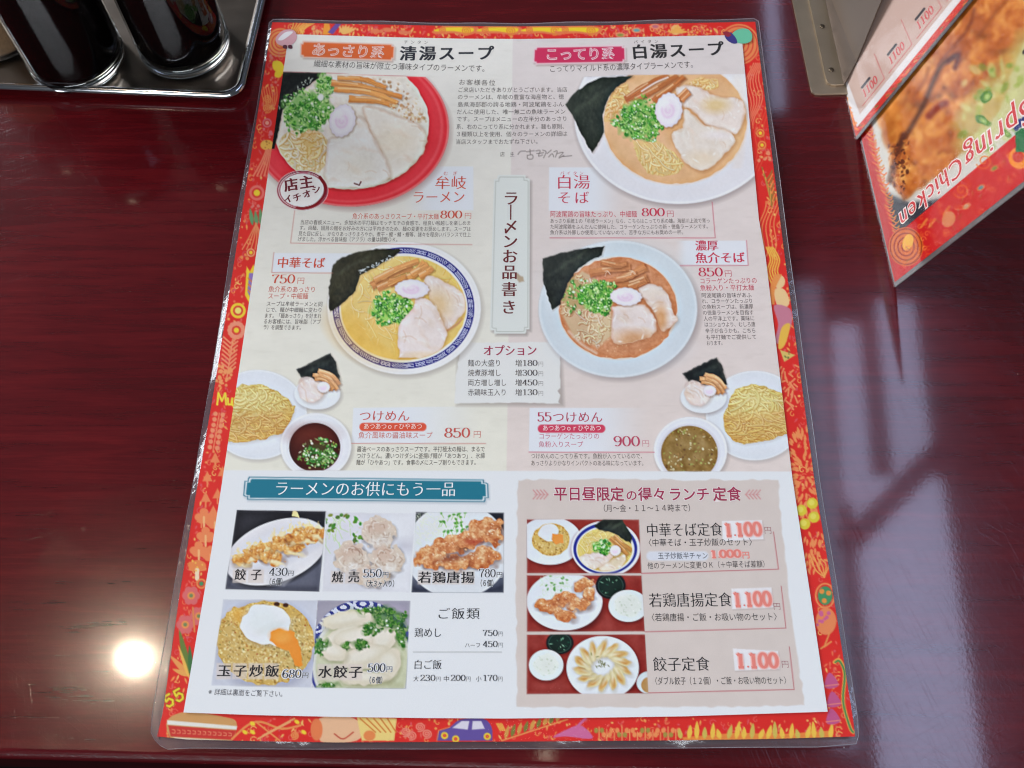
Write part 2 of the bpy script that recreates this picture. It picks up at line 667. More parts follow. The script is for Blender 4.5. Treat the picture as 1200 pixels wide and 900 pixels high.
        V = V.reshape(-1, 3)
        colr = colr.reshape(-1, 4)
        objs = {}
        for i, nm in parts.items():
            q = Q[(fid == i) & kf]
            if not len(q): continue
            used, inv = np.unique(q, return_inverse=True)
            q = inv.reshape(-1, 4)
            me = bpy.data.meshes.new(nm)
            me.vertices.add(len(used))
            me.vertices.foreach_set("co", V[used].astype(np.float32).ravel())
            me.loops.add(q.size)
            me.loops.foreach_set("vertex_index", q.ravel().astype(np.int32))
            me.polygons.add(len(q))
            me.polygons.foreach_set("loop_start", np.arange(0, q.size, 4, dtype=np.int32))
            me.update(calc_edges=True)
            at = me.color_attributes.new("ink", 'FLOAT_COLOR', 'POINT')
            at.data.foreach_set("color", colr[used].ravel())
            me.shade_smooth()
            objs[i] = link(nm, me, M_PRINT, parent_map(i, objs))
        return objs


# ------------------------------------------------------------------ lettering
ALL_TEXT = []      # strings are gathered first so that every character is drawn from the built-in font once
GL = {}


def load_glyphs(chars, styles):
    chars = sorted(set(chars))
    for st, off in styles.items():
        c = bpy.data.curves.new("letters", 'FONT')
        c.body = "\n".join(chars)
        c.space_line = 3
        c.offset = off
        c.resolution_u = 3
        o = bpy.data.objects.new("letters", c)
        COL.objects.link(o)
        dg = bpy.context.evaluated_depsgraph_get()
        me = bpy.data.meshes.new_from_object(o.evaluated_get(dg))
        n = len(me.vertices)
        v = np.zeros(n * 3)
        me.vertices.foreach_get("co", v)
        v = v.reshape(-1, 3)[:, :2]
        row = np.round(-(v[:, 1] - 0.38) / 3).astype(int)
        faces = [list(p.vertices) for p in me.polygons]
        frow = {}
        for f in faces:
            frow.setdefault(row[f[0]], []).append(f)
        for i, ch in enumerate(chars):
            fs = frow.get(i, [])
            ids = sorted({k for f in fs for k in f})
            mp = {k: j for j, k in enumerate(ids)}
            vv = v[ids].copy() if ids else np.zeros((0, 2))
            if len(vv): vv[:, 1] += 3 * i
            GL[(ch, st)] = (vv, [[mp[k] for k in f] for f in fs])
        bpy.data.objects.remove(o)
        bpy.data.meshes.remove(me)
        bpy.data.curves.remove(c)


DIG = {
    '0': [('c', .28, .5, .215, .485)],
    '1': [[(.11, .84), (.29, .97)], [(.29, .98), (.29, .01)], [(.13, .015), (.45, .015)]],
    '2': [('s', [(.09, .74), (.13, .92), (.28, .985), (.43, .90), (.46, .72), (.36, .5), (.2, .28), (.06, .05)]), [(.05, .045), (.5, .045)], [(.5, .045), (.52, .2)]],
    '3': [('s', [(.08, .80), (.14, .94), (.28, .985), (.42, .88), (.42, .66), (.32, .55), (.2, .52)]), ('s', [(.2, .52), (.38, .47), (.48, .28), (.43, .08), (.27, .01), (.12, .06), (.07, .2)])],
    '4': [[(.37, .98), (.37, .01)], [(.37, .98), (.04, .28)], [(.04, .28), (.53, .28)], [(.25, .015), (.49, .015)]],
    '5': [[(.12, .95), (.47, .95)], [(.12, .97), (.11, .54)], ('s', [(.11, .54), (.25, .62), (.4, .56), (.48, .34), (.42, .11), (.26, .01), (.12, .05), (.07, .2)])],
    '6': [('s', [(.44, .88), (.3, .985), (.14, .82), (.075, .5), (.1, .18), (.27, .01), (.42, .1), (.48, .3), (.4, .52), (.27, .58), (.14, .5), (.09, .35)])],
    '7': [[(.07, .95), (.51, .95)], [(.07, .96), (.06, .8)], ('s', [(.5, .95), (.38, .7), (.28, .4), (.25, .01)])],
    '8': [('c', .28, .755, .165, .225), ('c', .28, .265, .21, .255)],
    '.': [('c', .12, .06, .05, .05)],
    ',': [('c', .12, .06, .05, .05)],
}
DIG['9'] = [('s', [(.56 - x, 1 - y) for x, y in DIG['6'][0][1]])]


def ribbon(pts, thin, thick, closed=False):
    P = np.asarray(pts, float)
    n = len(P)
    if closed:
        tan = np.roll(P, -1, 0) - np.roll(P, 1, 0)
    else:
        tan = np.gradient(P, axis=0)
    tan = tan / (np.linalg.norm(tan, axis=1)[:, None] + 1e-9)
    w = thin + (thick - thin) * np.abs(tan[:, 1]) ** 1.5
    nn = np.stack([-tan[:, 1], tan[:, 0]], 1) * w[:, None] / 2
    V = np.concatenate([P + nn, P - nn])
    F = [[i, i + 1, n + i + 1, n + i] for i in range(n - 1)]
    if closed: F.append([n - 1, 0, n, 2 * n - 1])
    return V, F


def digit_strokes(ch, thin, thick):
    res = []
    for s in DIG[ch]:
        if s[0] == 'c':
            t = np.linspace(0, 2 * math.pi, 29)[:-1]
            if ch in '.,':
                P = np.stack([s[1] + s[3] * 1.3 * np.cos(t), s[2] + s[4] * 1.3 * np.sin(t)], 1)
                res.append((P, [list(range(28))]))
                continue
            P = np.stack([s[1] + s[3] * np.cos(t), s[2] + s[4] * np.sin(t)], 1)
            res.append(ribbon(P, thin, thick, True))
        elif s[0] == 's':
            res.append(ribbon(smooth_pts(s[1], k=5), thin, thick))
        else:
            res.append(ribbon(np.array(s), thin, thick))
    return res


STYLES = {'thin': -0.010, 'reg': 0.0, 'bold': 0.016, 'halo': 0.055, 'fat': 0.034}


class Letters:
    """gathers glyph outlines in sheet coordinates (u, v) and lays them on a surface as one mesh"""

    def __init__(s): s.V, s.F, s.L, s.n = [], [], [], 0

    def add(s, uv, faces, layer):
        s.V.append(uv)
        s.L.append(np.full(len(uv), layer))
        s.F += [[k + s.n for k in f] for f in faces]
        s.n += len(uv)


def sheet_frame(x0, y0, x1, y1):
    a, b = on_menu(x0, y0), on_menu(x1, y1)
    d = b[:2] - a[:2]
    L = np.hypot(*d)
    d = d / L
    n = np.array([-d[1], d[0]])
    # pixels per metre upwards
    q = on_menu((x0 + x1) / 2, (y0 + y1) / 2)
    q2 = on_menu((x0 + x1) / 2, (y0 + y1) / 2 - 5)
    return a[:2], d, n, L, np.hypot(*(q2 - q)[:2]) / 5


H_TEXT = 0.00130
TEXT_JOBS = []


def txt(s, x0, y0, x1, y1, em, col, style='min', name='printed_text', parent='page', group=None, halo=None, layer=0, slant=0.0, ws=None):
    TEXT_JOBS.append(dict(s=s, p=(x0, y0, x1, y1), em=em, col=col, style=style, name=name, parent=parent, halo=halo, layer=layer, slant=slant, ws=ws))
    ALL_TEXT.append(s)


def glyph_layers(style):
    """(glyph set, horizontal shift in em) - a thin letter laid down three times gives upright strokes more weight, as in a serif type"""
    return {'min': [('thin', -.014), ('thin', 0.0), ('thin', .014)],
            'minb': [('reg', -.022), ('reg', 0.0), ('reg', .022)],
            'brush': [('bold', -.02), ('reg', 0.0), ('bold', .02)],
            'small': [('reg', 0.0)],
            'light': [('thin', 0.0)],
            'goth': [('bold', 0.0)],
            'fat': [('fat', 0.0)]}[style]


def place_text(j, L, Lh):
    x0, y0, x1, y1 = j['p']
    a, d, n, LEN, mpp = sheet_frame(x0, y0, x1, y1)
    s = j['s']
    cellw = LEN / len(s)
    emv = j['em'] * mpp
    pxw = math.hypot(x1 - x0, y1 - y0)
    emw = min(cellw * 1.0, j['em'] * 1.12 * LEN / pxw) if j['ws'] is None else cellw * j['ws']
    base = j['layer'] * 5e-5
    for i, ch in enumerate(s):
        if ch == ' ': continue
        cx = (i + 0.5) * cellw
        if (ch, 'reg') not in GL: continue
        for k, (st, dx) in enumerate(glyph_layers(j['style'])):
            v, f = GL[(ch, st)]
            if not len(v): continue
            wch = 1.0 if ord(ch) > 0x2000 else (v[:, 0].max() + v[:, 0].min())
            x = (v[:, 0] - wch / 2 + dx + j['slant'] * v[:, 1]) * emw + cx
            y = (v[:, 1] + 0.05) * emv
            L.add(a + x[:, None] * d + y[:, None] * n, f, base + 1e-5 * k)
        if j['halo']:
            v, f = GL[(ch, 'halo')]
            wch = 1.0
            x = (v[:, 0] - wch / 2) * emw + cx
            y = (v[:, 1] + 0.05) * emv
            Lh.add(a + x[:, None] * d + y[:, None] * n, f, base - 4e-5)


def place_digits(s, x0, y0, x1, y1, h, L, layer=0, thin=.05, thick=.125, Lh=None):
    a, d, n, LEN, mpp = sheet_frame(x0, y0, x1, y1)
    wid = [(.3 if c in '.,' else 1.0) for c in s]
    tot = sum(wid)
    pos = 0
    for c, w in zip(s, wid):
        cw = LEN * w / tot
        sc = LEN / tot / .56
        for k, (v, f) in enumerate(digit_strokes(c, thin, thick)):
            x = pos + v[:, 0] * sc
            y = v[:, 1] * h * mpp
            L.add(a + x[:, None] * d + y[:, None] * n, f, layer * 5e-5 + 0.6e-5 * k)
        if Lh is not None:
            for k, (v, f) in enumerate(digit_strokes(c, thin + .2, thick + .17)):
                x = pos + v[:, 0] * sc
                y = v[:, 1] * h * mpp
                Lh.add(a + x[:, None] * d + y[:, None] * n, f, layer * 5e-5 - 3e-5 + 0.3e-5 * k)
        pos += cw


def letters_object(L, col, name, parent, h=None, rough=.5):
    if not L.n: return None
    uv = np.concatenate(L.V)
    z = sheet_z(uv[:, 0]) + (H_TEXT if h is None else h) + np.concatenate(L.L)
    me = mesh(np.column_stack([uv, z]), L.F, name)
    return link(name, me, flat(col, rough), parent)

# ================================================================== STRUCTURE: table and floor
def wood_material():
    m, nt, b = nodes("lacquered_mahogany")
    tc = nt.nodes.new('ShaderNodeTexCoord')
    mp = nt.nodes.new('ShaderNodeMapping')
    mp.inputs['Rotation'].default_value = (0, 0, 0.03)
    mp.inputs['Scale'].default_value = (9, 130, 30)
    nt.links.new(tc.outputs['Object'], mp.inputs[0])
    n1 = nt.nodes.new('ShaderNodeTexNoise')
    n1.inputs['Scale'].default_value = 1.6
    n1.inputs['Detail'].default_value = 8
    n1.inputs['Roughness'].default_value = .62
    n1.inputs['Distortion'].default_value = .5
    nt.links.new(mp.outputs[0], n1.inputs[0])
    mp2 = nt.nodes.new('ShaderNodeMapping')
    mp2.inputs['Scale'].default_value = (60, 900, 60)
    nt.links.new(tc.outputs['Object'], mp2.inputs[0])
    n2 = nt.nodes.new('ShaderNodeTexNoise')
    n2.inputs['Scale'].default_value = 1.5
    n2.inputs['Detail'].default_value = 4
    nt.links.new(mp2.outputs[0], n2.inputs[0])
    n3 = nt.nodes.new('ShaderNodeTexNoise')
    n3.inputs['Scale'].default_value = 9
    n3.inputs['Detail'].default_value = 4
    nt.links.new(tc.outputs['Object'], n3.inputs[0])
    cr = nt.nodes.new('ShaderNodeValToRGB')
    e = cr.color_ramp.elements
    e[0].position, e[0].color = .30, (.034, .0026, .0036, 1)
    e[1].position, e[1].color = .72, (.120, .0066, .0085, 1)
    x = e.new(.5)
    x.color = (.064, .0030, .0050, 1)
    ad = nt.nodes.new('ShaderNodeMath')
    ad.operation = 'MULTIPLY_ADD'
    ad.inputs[1].default_value = .17
    nt.links.new(n2.outputs[0], ad.inputs[0])
    ad2 = nt.nodes.new('ShaderNodeMath')
    ad2.operation = 'MULTIPLY_ADD'
    ad2.inputs[1].default_value = .35
    nt.links.new(n3.outputs[0], ad2.inputs[0])
    mu = nt.nodes.new('ShaderNodeMath')
    mu.operation = 'MULTIPLY'
    mu.inputs[1].default_value = .50
    nt.links.new(n1.outputs[0], mu.inputs[0])
    nt.links.new(mu.outputs[0], ad.inputs[2])
    nt.links.new(ad.outputs[0], ad2.inputs[2])
    nt.links.new(ad2.outputs[0], cr.inputs[0])
    nt.links.new(cr.outputs[0], b.inputs['Base Color'])
    # fine wiping scratches and dust in the lacquer
    n4 = nt.nodes.new('ShaderNodeTexNoise')
    n4.inputs['Scale'].default_value = 520
    n4.inputs['Detail'].default_value = 3
    nt.links.new(tc.outputs['Object'], n4.inputs[0])
    bp = nt.nodes.new('ShaderNodeBump')
    bp.inputs['Strength'].default_value = .03
    bp.inputs['Distance'].default_value = .0006
    nt.links.new(n4.outputs[0], bp.inputs['Height'])
    bp2 = nt.nodes.new('ShaderNodeBump')
    bp2.inputs['Strength'].default_value = .002
    bp2.inputs['Distance'].default_value = .0008
    nt.links.new(n2.outputs[0], bp2.inputs['Height'])
    nt.links.new(bp.outputs[0], bp2.inputs['Normal'])
    # hairline wiping scratches in two directions and a little dust
    last = bp2
    for ang, sc_ in ((.45, (46, 1500, 40)), (-.6, (34, 1100, 40)), (1.9, (40, 1300, 40))):
        mpp = nt.nodes.new('ShaderNodeMapping')
        mpp.inputs['Rotation'].default_value = (0, 0, ang)
        mpp.vector_type = 'TEXTURE'
        mpp.inputs['Scale'].default_value = [1 / v for v in sc_]
        nt.links.new(tc.outputs['Object'], mpp.inputs[0])
        ns = nt.nodes.new('ShaderNodeTexNoise')
        ns.inputs['Scale'].default_value = 1.0
        ns.inputs['Detail'].default_value = 2
        nt.links.new(mpp.outputs[0], ns.inputs[0])
        rp = nt.nodes.new('ShaderNodeMapRange')
        rp.inputs[1].default_value = .60
        rp.inputs[2].default_value = .74
        nt.links.new(ns.outputs[0], rp.inputs[0])
        bs = nt.nodes.new('ShaderNodeBump')
        bs.inputs['Strength'].default_value = .085
        bs.inputs['Distance'].default_value = .0003
        nt.links.new(rp.outputs[0], bs.inputs['Height'])
        nt.links.new(last.outputs[0], bs.inputs['Normal'])
        last = bs
    nt.links.new(last.outputs[0], b.inputs['Normal'])
    vo = nt.nodes.new('ShaderNodeTexVoronoi')
    vo.inputs['Scale'].default_value = 70
    nt.links.new(tc.outputs['Object'], vo.inputs[0])
    lt = nt.nodes.new('ShaderNodeMath')
    lt.operation = 'LESS_THAN'
    lt.inputs[1].default_value = .022
    nt.links.new(vo.outputs['Distance'], lt.inputs[0])
    wn = nt.nodes.new('ShaderNodeSeparateColor')
    nt.links.new(vo.outputs['Color'], wn.inputs[0])
    lt2 = nt.nodes.new('ShaderNodeMath')
    lt2.operation = 'LESS_THAN'
    lt2.inputs[1].default_value = .22
    nt.links.new(wn.outputs[0], lt2.inputs[0])
    mm_ = nt.nodes.new('ShaderNodeMath')
    mm_.operation = 'MULTIPLY'
    nt.links.new(lt.outputs[0], mm_.inputs[0])
    nt.links.new(lt2.outputs[0], mm_.inputs[1])
    dm = nt.nodes.new('ShaderNodeMix')
    dm.data_type = 'RGBA'
    dm.inputs[7].default_value = (.30, .24, .22, 1)
    nt.links.new(mm_.outputs[0], dm.inputs[0])
    nt.links.new(cr.outputs[0], dm.inputs[6])
    nt.links.new(dm.outputs[2], b.inputs['Base Color'])
    b.inputs['Roughness'].default_value = .17
    b.inputs['Specular IOR Level'].default_value = .26
    b.inputs['Coat Weight'].default_value = .9
    b.inputs['Coat Roughness'].default_value = .060
    n5 = nt.nodes.new('ShaderNodeBump')
    n5.inputs['Strength'].default_value = .012
    n5.inputs['Distance'].default_value = .0006
    nt.links.new(n4.outputs[0], n5.inputs['Height'])
    nt.links.new(n5.outputs[0], b.inputs['Coat Normal'])
    return m


M_WOOD = wood_material()


def simple(name, col, rough=.5, metal=0, coat=0, noise=0, nscale=60, trans=0, ior=1.45, nstretch=(1, 1, 1)):
    m, nt, b = nodes(name)
    c = lin(col)
    if noise:
        tc = nt.nodes.new('ShaderNodeTexCoord')
        mp = nt.nodes.new('ShaderNodeMapping')
        mp.inputs['Scale'].default_value = nstretch
        n = nt.nodes.new('ShaderNodeTexNoise')
        n.inputs['Scale'].default_value = nscale
        n.inputs['Detail'].default_value = 5
        mx = nt.nodes.new('ShaderNodeMix')
        mx.data_type = 'RGBA'
        mx.inputs[6].default_value = (*[float(v) * (1 - noise) for v in c], 1)
        mx.inputs[7].default_value = (*[min(1, float(v) * (1 + noise)) for v in c], 1)
        nt.links.new(tc.outputs['Object'], mp.inputs[0])
        nt.links.new(mp.outputs[0], n.inputs[0])
        nt.links.new(n.outputs[0], mx.inputs[0])
        nt.links.new(mx.outputs[2], b.inputs['Base Color'])
        mr = nt.nodes.new('ShaderNodeMapRange')
        mr.inputs[3].default_value = max(rough - .08, .02)
        mr.inputs[4].default_value = rough + .1
        nt.links.new(n.outputs[0], mr.inputs[0])
        nt.links.new(mr.outputs[0], b.inputs['Roughness'])
    else:
        b.inputs['Base Color'].default_value = (*[float(v) for v in c], 1)
        b.inputs['Roughness'].default_value = rough
    b.inputs['Metallic'].default_value = metal
    b.inputs['Coat Weight'].default_value = coat
    b.inputs['Transmission Weight'].default_value = trans
    b.inputs['IOR'].default_value = ior
    return m


# table: its front edge is the line seen at the foot of the photograph
e0, e1 = on_table(0, 876), on_table(1200, 906)
ex = (e1 - e0)[:2] / np.linalg.norm((e1 - e0)[:2])
ey = np.array([-ex[1], ex[0]])
em_ = (e0 + e1)[:2] / 2 - ey * .0042
bm_v, bm_f = [], []
prof = [(0.0, 0.0)]
r_ = .004
prof = [(1.0, 0.0)] + [(r_ - r_ * math.sin(t), -r_ + r_ * math.cos(t)) for t in np.linspace(0, math.pi / 2, 7)] + [(0.0, -.036), (.004, -.040), (1.0, -.040)]
LX = (-.75, .85)
for lx in LX:
    for (py, pz) in prof:
        q = em_ + ex * lx + ey * py
        bm_v.append((q[0], q[1], pz))
n = len(prof)
# top strip split so that the flat top stays a single clean plane
bm_f = [[i, i + 1, n + i + 1, n + i] for i in range(n - 1)] + [[0, n, 2 * n - 1, n - 1]]
bm_f += [list(range(n))[::-1], list(range(n, 2 * n))]
tb = link("table_top", mesh(bm_v, bm_f), M_WOOD)
tag(tb, kind='structure')
M_FLOOR = simple("dark_floor", (9, 9, 10), .6, noise=.3, nscale=12)
M_FLOOR.node_tree.nodes["Principled BSDF"].inputs["Specular IOR Level"].default_value = 0
fl = link("floor", mesh([(-4, -4, -.72), (4, -4, -.72), (4, 4, -.72), (-4, 4, -.72)], [[0, 1, 2, 3]]), M_FLOOR)
tag(fl, kind='structure')

# the dark bar across the window above, which shows as a gap in the window's reflection
ba, bb_ = mirrored(990, 643, WH - .02), mirrored(1110, 518, WH - .02)
bd_ = (bb_ - ba) / np.linalg.norm(bb_ - ba)
bn_ = np.array([-bd_[1], bd_[0], 0]) * float(np.linalg.norm(mirrored(1050, 593, WH) - mirrored(1050, 569, WH))) * .5
tag(link("window_bar", mesh([ba - bn_, bb_ - bn_, bb_ + bn_, ba + bn_] + [v + np.array([0, 0, .012]) for v in (ba - bn_, bb_ - bn_, bb_ + bn_, ba + bn_)],
         [[0, 3, 2, 1], [4, 5, 6, 7], [0, 1, 5, 4], [1, 2, 6, 5], [2, 3, 7, 6], [3, 0, 4, 7]]), simple("dark_bar", (30, 22, 24), .6)), kind='structure')

# ================================================================== THE MENU SHEET
menu = empty("laminated_menu", (0, 0, 0))
tag(menu, "large laminated ramen menu with a red ornamented border lying flat on the table", "menu")

RED_T = [(319, 26), (400, 28), (460, 29), (540, 30.7), (610, 31), (700, 30), (760, 28), (885, 25.5)]
RED_B = [(184, 863), (220, 866.5), (300, 868.5), (390, 870), (600, 869), (800, 867.5), (900, 866), (1002, 863)]
RED_L = [(319, 26), (285, 240), (252, 450), (229, 583), (210, 700), (191, 835), (184, 863)]
RED_R = [(885, 25.5), (902, 160), (919.5, 300), (954, 560), (981, 725), (1000, 845), (1002, 863)]
PAGE_T = [(338.5, 40), (460, 43.6), (540, 45.3), (610, 45.7), (700, 44.6), (770, 42.8), (869, 41)]
PAGE_B = [(215, 835), (300, 838), (400, 840.2), (500, 841.5), (590, 842), (700, 841), (800, 839.5), (970, 834)]
PAGE_L = [(338.5, 40), (325, 130), (315.3, 196), (285, 400), (261, 560), (247, 650), (215, 835)]
PAGE_R = [(869, 41), (877.3, 130), (889.3, 257), (897, 300), (928.5, 560), (950, 700), (970, 834)]

# ---- page canvas
X, Y = coons(PAGE_T, PAGE_B, PAGE_L, PAGE_R, 720, 815)
pg = Canvas(X, Y, (236, 228, 220))
full = (slice(0, X.shape[0]), slice(0, X.shape[1]))
CREAM, PINK, WHITE = (239, 235, 229), (231, 221, 219), (240, 241, 244)
split = 601 - (Y - 45) * .0145
mp_ = np.clip((X - split) / 1.2 + .5, 0, 1)
cream = np.array(CREAM) + ((Y - 45) / 500)[..., None] * np.array((2, 2, -6))
pink = np.array(PINK) + ((Y - 45) / 500)[..., None] * np.array((6, 1, -3))
pg.C = cream * (1 - mp_[..., None]) + pink * mp_[..., None]
# faint crumpled japanese paper
pg.C += (fbm(X, Y * 1.6, 26, 1) * 4 + fbm(X, Y * 3, 7, 4) * 2.4)[..., None]
pg.C += (np.clip(vnoise(X * .6, Y * 2.4, 9, 8) - .5, 0, 1) * 9)[..., None] * np.array((-1, -1.1, -1.2))
bot = 551 + (X - 260) / 670 * 1.5
mb = np.clip((Y - bot) / 1.2 + .5, 0, 1)[..., None]
pg.C = pg.C * (1 - mb) + np.array(WHITE) * mb

PID = {0: "page_sheet"}


def pid(name):
    k = len(PID)
    PID[k] = name
    return k


def shadow_ell(c, rx, ry, ang=0, a=.45, off=(4, 5), col=(150, 130, 125), soft=9):
    k = pg.z[2]
    pg.ell((c[0] + off[0] * k * .5, c[1] + off[1] * k * .5), rx * 1.005, ry * 1.005, col, ang, soft=soft, a=a)


# -- white boxes behind names (under the plates)
def fade_box(pts, col=(237, 240, 247), fade=None, a=.95):
    pg.zoom(0, 0, 1)
    r = pg.m_poly(pts, 1.0)
    m = r[1]
    if fade:
        (xa, xb) = fade
        t = np.clip((pg.X[r[0]] - xa) / (xb - xa), 0, 1)
        m = m * (t * t * (3 - 2 * t))
    pg.put(r[0], m, col, a)


fade_box([(478, 195), (554.6, 195), (554.8, 246.5), (470, 246.5)], fade=(468, 512))
fade_box([(321, 296.5), (440, 297), (440, 319.5), (318.6, 319)])
fade_box([(643.5, 196), (730, 196), (740, 247), (643, 247)], fade=(735, 690))
fade_box([(780, 282), (874.5, 282), (876.5, 310.5), (780, 311)], fade=(790, 806))
fade_box([(414, 478), (570, 476), (570, 519.5), (412, 519.5)], fade=(572, 470))
fade_box([(620.6, 478), (766, 478), (766, 529.5), (619.8, 529.5)], fade=(768, 690))
fade_box([(758, 646), (830, 646), (830, 657), (758, 657)])

# -- torn paper option card, drop shadow first
pg.zoom(0, 0, 1)
pg.poly([(536, 404), (658, 403), (661, 476), (535, 475.5)], (150, 138, 132), soft=5, a=.55)
pg.poly([(541, 400.5), (560, 401.5), (656, 400.5), (656.5, 455), (653, 458), (656.5, 463), (654, 471), (656, 473), (600, 472), (532.6, 472.6), (534.5, 440)], (239, 238, 236), warp=.6, pid=0)

# ---------------------------------------------------------------- 1 red bowl
P1 = pid("ramen_photo")
pg.zoom(320, 80, 5.295)
z = lambda x, y: (320 + x / 5.295, 80 + y / 5.295)
clip1 = [(-40, 20), (300, 28), (600, 42), (980, 55), (1130, 300), (1110, 520), (1000, 760), (800, 860), (560, 900), (200, 890), (-80, 900)]
pg.set_clip(clip1)
pg.ell((486, 390), 620, 492, (160, 130, 125), soft=7, a=.55)
pg.ell((477, 371), 614, 487, (226, 58, 68), pid=P1)
pg.ring((477, 371), 614, 487, 12, (236, 120, 120), soft=1.2, a=.8)
pg.ring((470, 364), 585, 470, 14, (245, 110, 112), soft=3, a=.5)
r = pg.m_ell((477, 371), 600, 475, soft=2)
pg.noise_on(r, 6, 25, 3)
pg.ell((482, 352), 492, 412, (196, 44, 55), soft=3)
pg.ell((482, 344), 487, 407, (236, 222, 208), warp=.8, pid=P1)
pg.set_clip(ell=((482, 344), 484, 404), combine=False)
base_clip = pg.clip.copy() * 0
rr_ = pg.m_poly(clip1, 1.0)
base_clip[rr_[0]] = rr_[1]
pg.clip = pg.clip * base_clip
r = pg.m_ell((482, 344), 487, 407)
pg.noise_on(r, 16, 6, 3)
pg.crumbs(pg.m_poly([(560, 40), (850, 110), (960, 330), (890, 350), (780, 230), (520, 120)], 4), (540, 30, 960, 360), 260, [(222, 190, 160), (206, 160, 125), (238, 220, 200), (180, 140, 105), (228, 205, 180)], (.8, 2.4), .8)
pg.noodles(pg.m_ell((190, 520), 165, 150, soft=3), (20, 360, 350, 680), 110, .9, 1.0, 20, 2.1, (240, 224, 186), (206, 160, 100), (252, 244, 222), .2)
pg.ell((230, 470), 60, 90, (222, 160, 70), soft=14, a=.4)
pg.clip = base_clip
pg.nori([(-20, 20), (300, 26), (285, 60), (190, 130), (120, 190), (60, 260), (45, 330), (25, 420), (10, 500), (-60, 500)], (30, 34, 33))
for i in range(50):
    t = rng.random()
    pg.ell((60 + 200 * t + rng.normal() * 18, 240 - 190 * t + rng.normal() * 24), rng.uniform(3, 9), 3.5, (205, 214, 200), rng.uniform(0, 3), a=.75)
pg.clip = pg.clip * 0 + base_clip
pg.negi((215, 270), 165, 130, 210, (112, 178, 84))
pg.negi((320, 110), 60, 75, 50, (130, 180, 100))
pg.ell((295, 180), 18, 20, (240, 244, 236), soft=2)
pg.menma([([(360, 90), (560, 115), (800, 180)], 6.5), ([(380, 130), (600, 150), (770, 215)], 6), ([(470, 190), (640, 200), (760, 235)], 7), ([(400, 60), (560, 70), (700, 120)], 5)], col=(226, 148, 88))
pg.crumbs(pg.m_poly([(700, 220), (900, 200), (940, 340), (880, 350), (760, 290)], 4), (700, 200, 940, 350), 90, [(226, 200, 160), (200, 150, 110), (240, 225, 200)], (.8, 2.2), .8)
pg.chashu([(555, 250), (620, 235), (760, 290), (900, 350), (950, 420), (940, 500), (860, 610), (720, 690), (640, 560), (600, 380)], (240, 228, 214), (205, 165, 140), [((760, 450), 120, 90, (238, 218, 190), .6)])
pg.chashu([(345, 440), (400, 420), (480, 330), (545, 300), (600, 380), (650, 480), (700, 570), (720, 680), (600, 730), (335, 735), (330, 560)], (240, 232, 224), (210, 180, 160), [((520, 600), 120, 100, (236, 226, 205), .5)])
pg.line([(505, 715), (535, 725), (545, 705)], 8, (110, 40, 40), soft=1.2)
pg.naruto((430, 325), 80, 102, .28)
pg.set_clip()
# stamp
pg.ell((182, 757), 160, 124, (238, 228, 224), pid=P1)
pg.ring((182, 757), 157, 121, 8, (140, 30, 50))
pg.ring((182, 757), 143, 109, 5, (150, 40, 60))
pg.line([(290, 675), (322, 730), (315, 790), (265, 845), (200, 868), (150, 866)], 18, (140, 30, 50), smooth=True)

# ---------------------------------------------------------------- 2 top right bowl
P2 = pid("ramen_photo")
pg.zoom(660, 80, 5.217)
clip2 = [(-60, 60), (260, 48), (330, 42), (1250, 34), (1280, 860), (-60, 860)]
pg.set_clip(clip2)
base2 = pg.clip.copy()
pg.ell((712, 300), 640, 550, (140, 125, 125), soft=8, a=.65)
pg.ell((704, 287), 636, 542, (224, 222, 230), pid=P2)
pg.ring((704, 287), 636, 542, 14, (240, 240, 246), soft=2)
pg.ell((690, 320), 500, 430, (226, 221, 226), soft=20, a=.7)
pg.poly([(700, 30), (1250, 30), (1250, 400), (1150, 300), (1000, 120)], (238, 237, 238), soft=16, a=.8)
pg.ell((684, 330), 442, 384, (232, 205, 185), soft=3)
pg.ell((684, 328), 436, 378, (226, 172, 128), warp=.8)
r = pg.m_ell((684, 328), 434, 376)
pg.noise_on(r, 12, 14, 3)
pg.ell((1060, 330), 40, 200, (236, 196, 150), soft=12, a=.5)
pg.clip = base2 * 1
c2 = np.zeros(X.shape)
c2[r[0]] = r[1]
pg.clip = base2 * c2
pg.noodles(pg.m_poly([(250, 190), (290, 140), (390, 90), (430, 200), (340, 270), (300, 330), (245, 330)], 2), (240, 90, 420, 330), 50, -.9, .7, 16, 2.0, (238, 200, 140), (205, 145, 85), (248, 226, 180), .2)
pg.noodles(pg.m_poly([(420, 440), (580, 440), (680, 520), (740, 590), (700, 640), (600, 660), (520, 640), (450, 540)], 3), (400, 430, 740, 660), 80, 1.0, .45, 24, 1.8, (238, 208, 146), (208, 155, 90), (250, 232, 185), .1)
pg.noodles(pg.m_poly([(760, 90), (840, 55), (940, 70), (950, 120), (860, 140), (790, 110)], 3), (760, 50, 950, 140), 30, .5, .9, 12, 2.0, (240, 205, 150), (210, 150, 90), (250, 230, 190), .25)
pg.clip = base2 * 1
pg.menma([([(380, 190), (520, 100), (640, 40)], 7), ([(430, 200), (580, 120), (700, 45)], 7), ([(550, 200), (660, 120), (740, 50)], 7)], col=(190, 118, 74))
pg.line([(480, 140), (560, 90), (640, 55)], 9, (240, 205, 190), soft=1.5, smooth=True)
pg.nori([(15, 220), (60, 160), (150, 90), (240, 55), (430, 48), (340, 105), (280, 170), (240, 280), (248, 390), (215, 460), (180, 515), (155, 480), (110, 400), (60, 290)], (50, 57, 50))
pg.negi((470, 320), 150, 130, 210, (108, 172, 84))
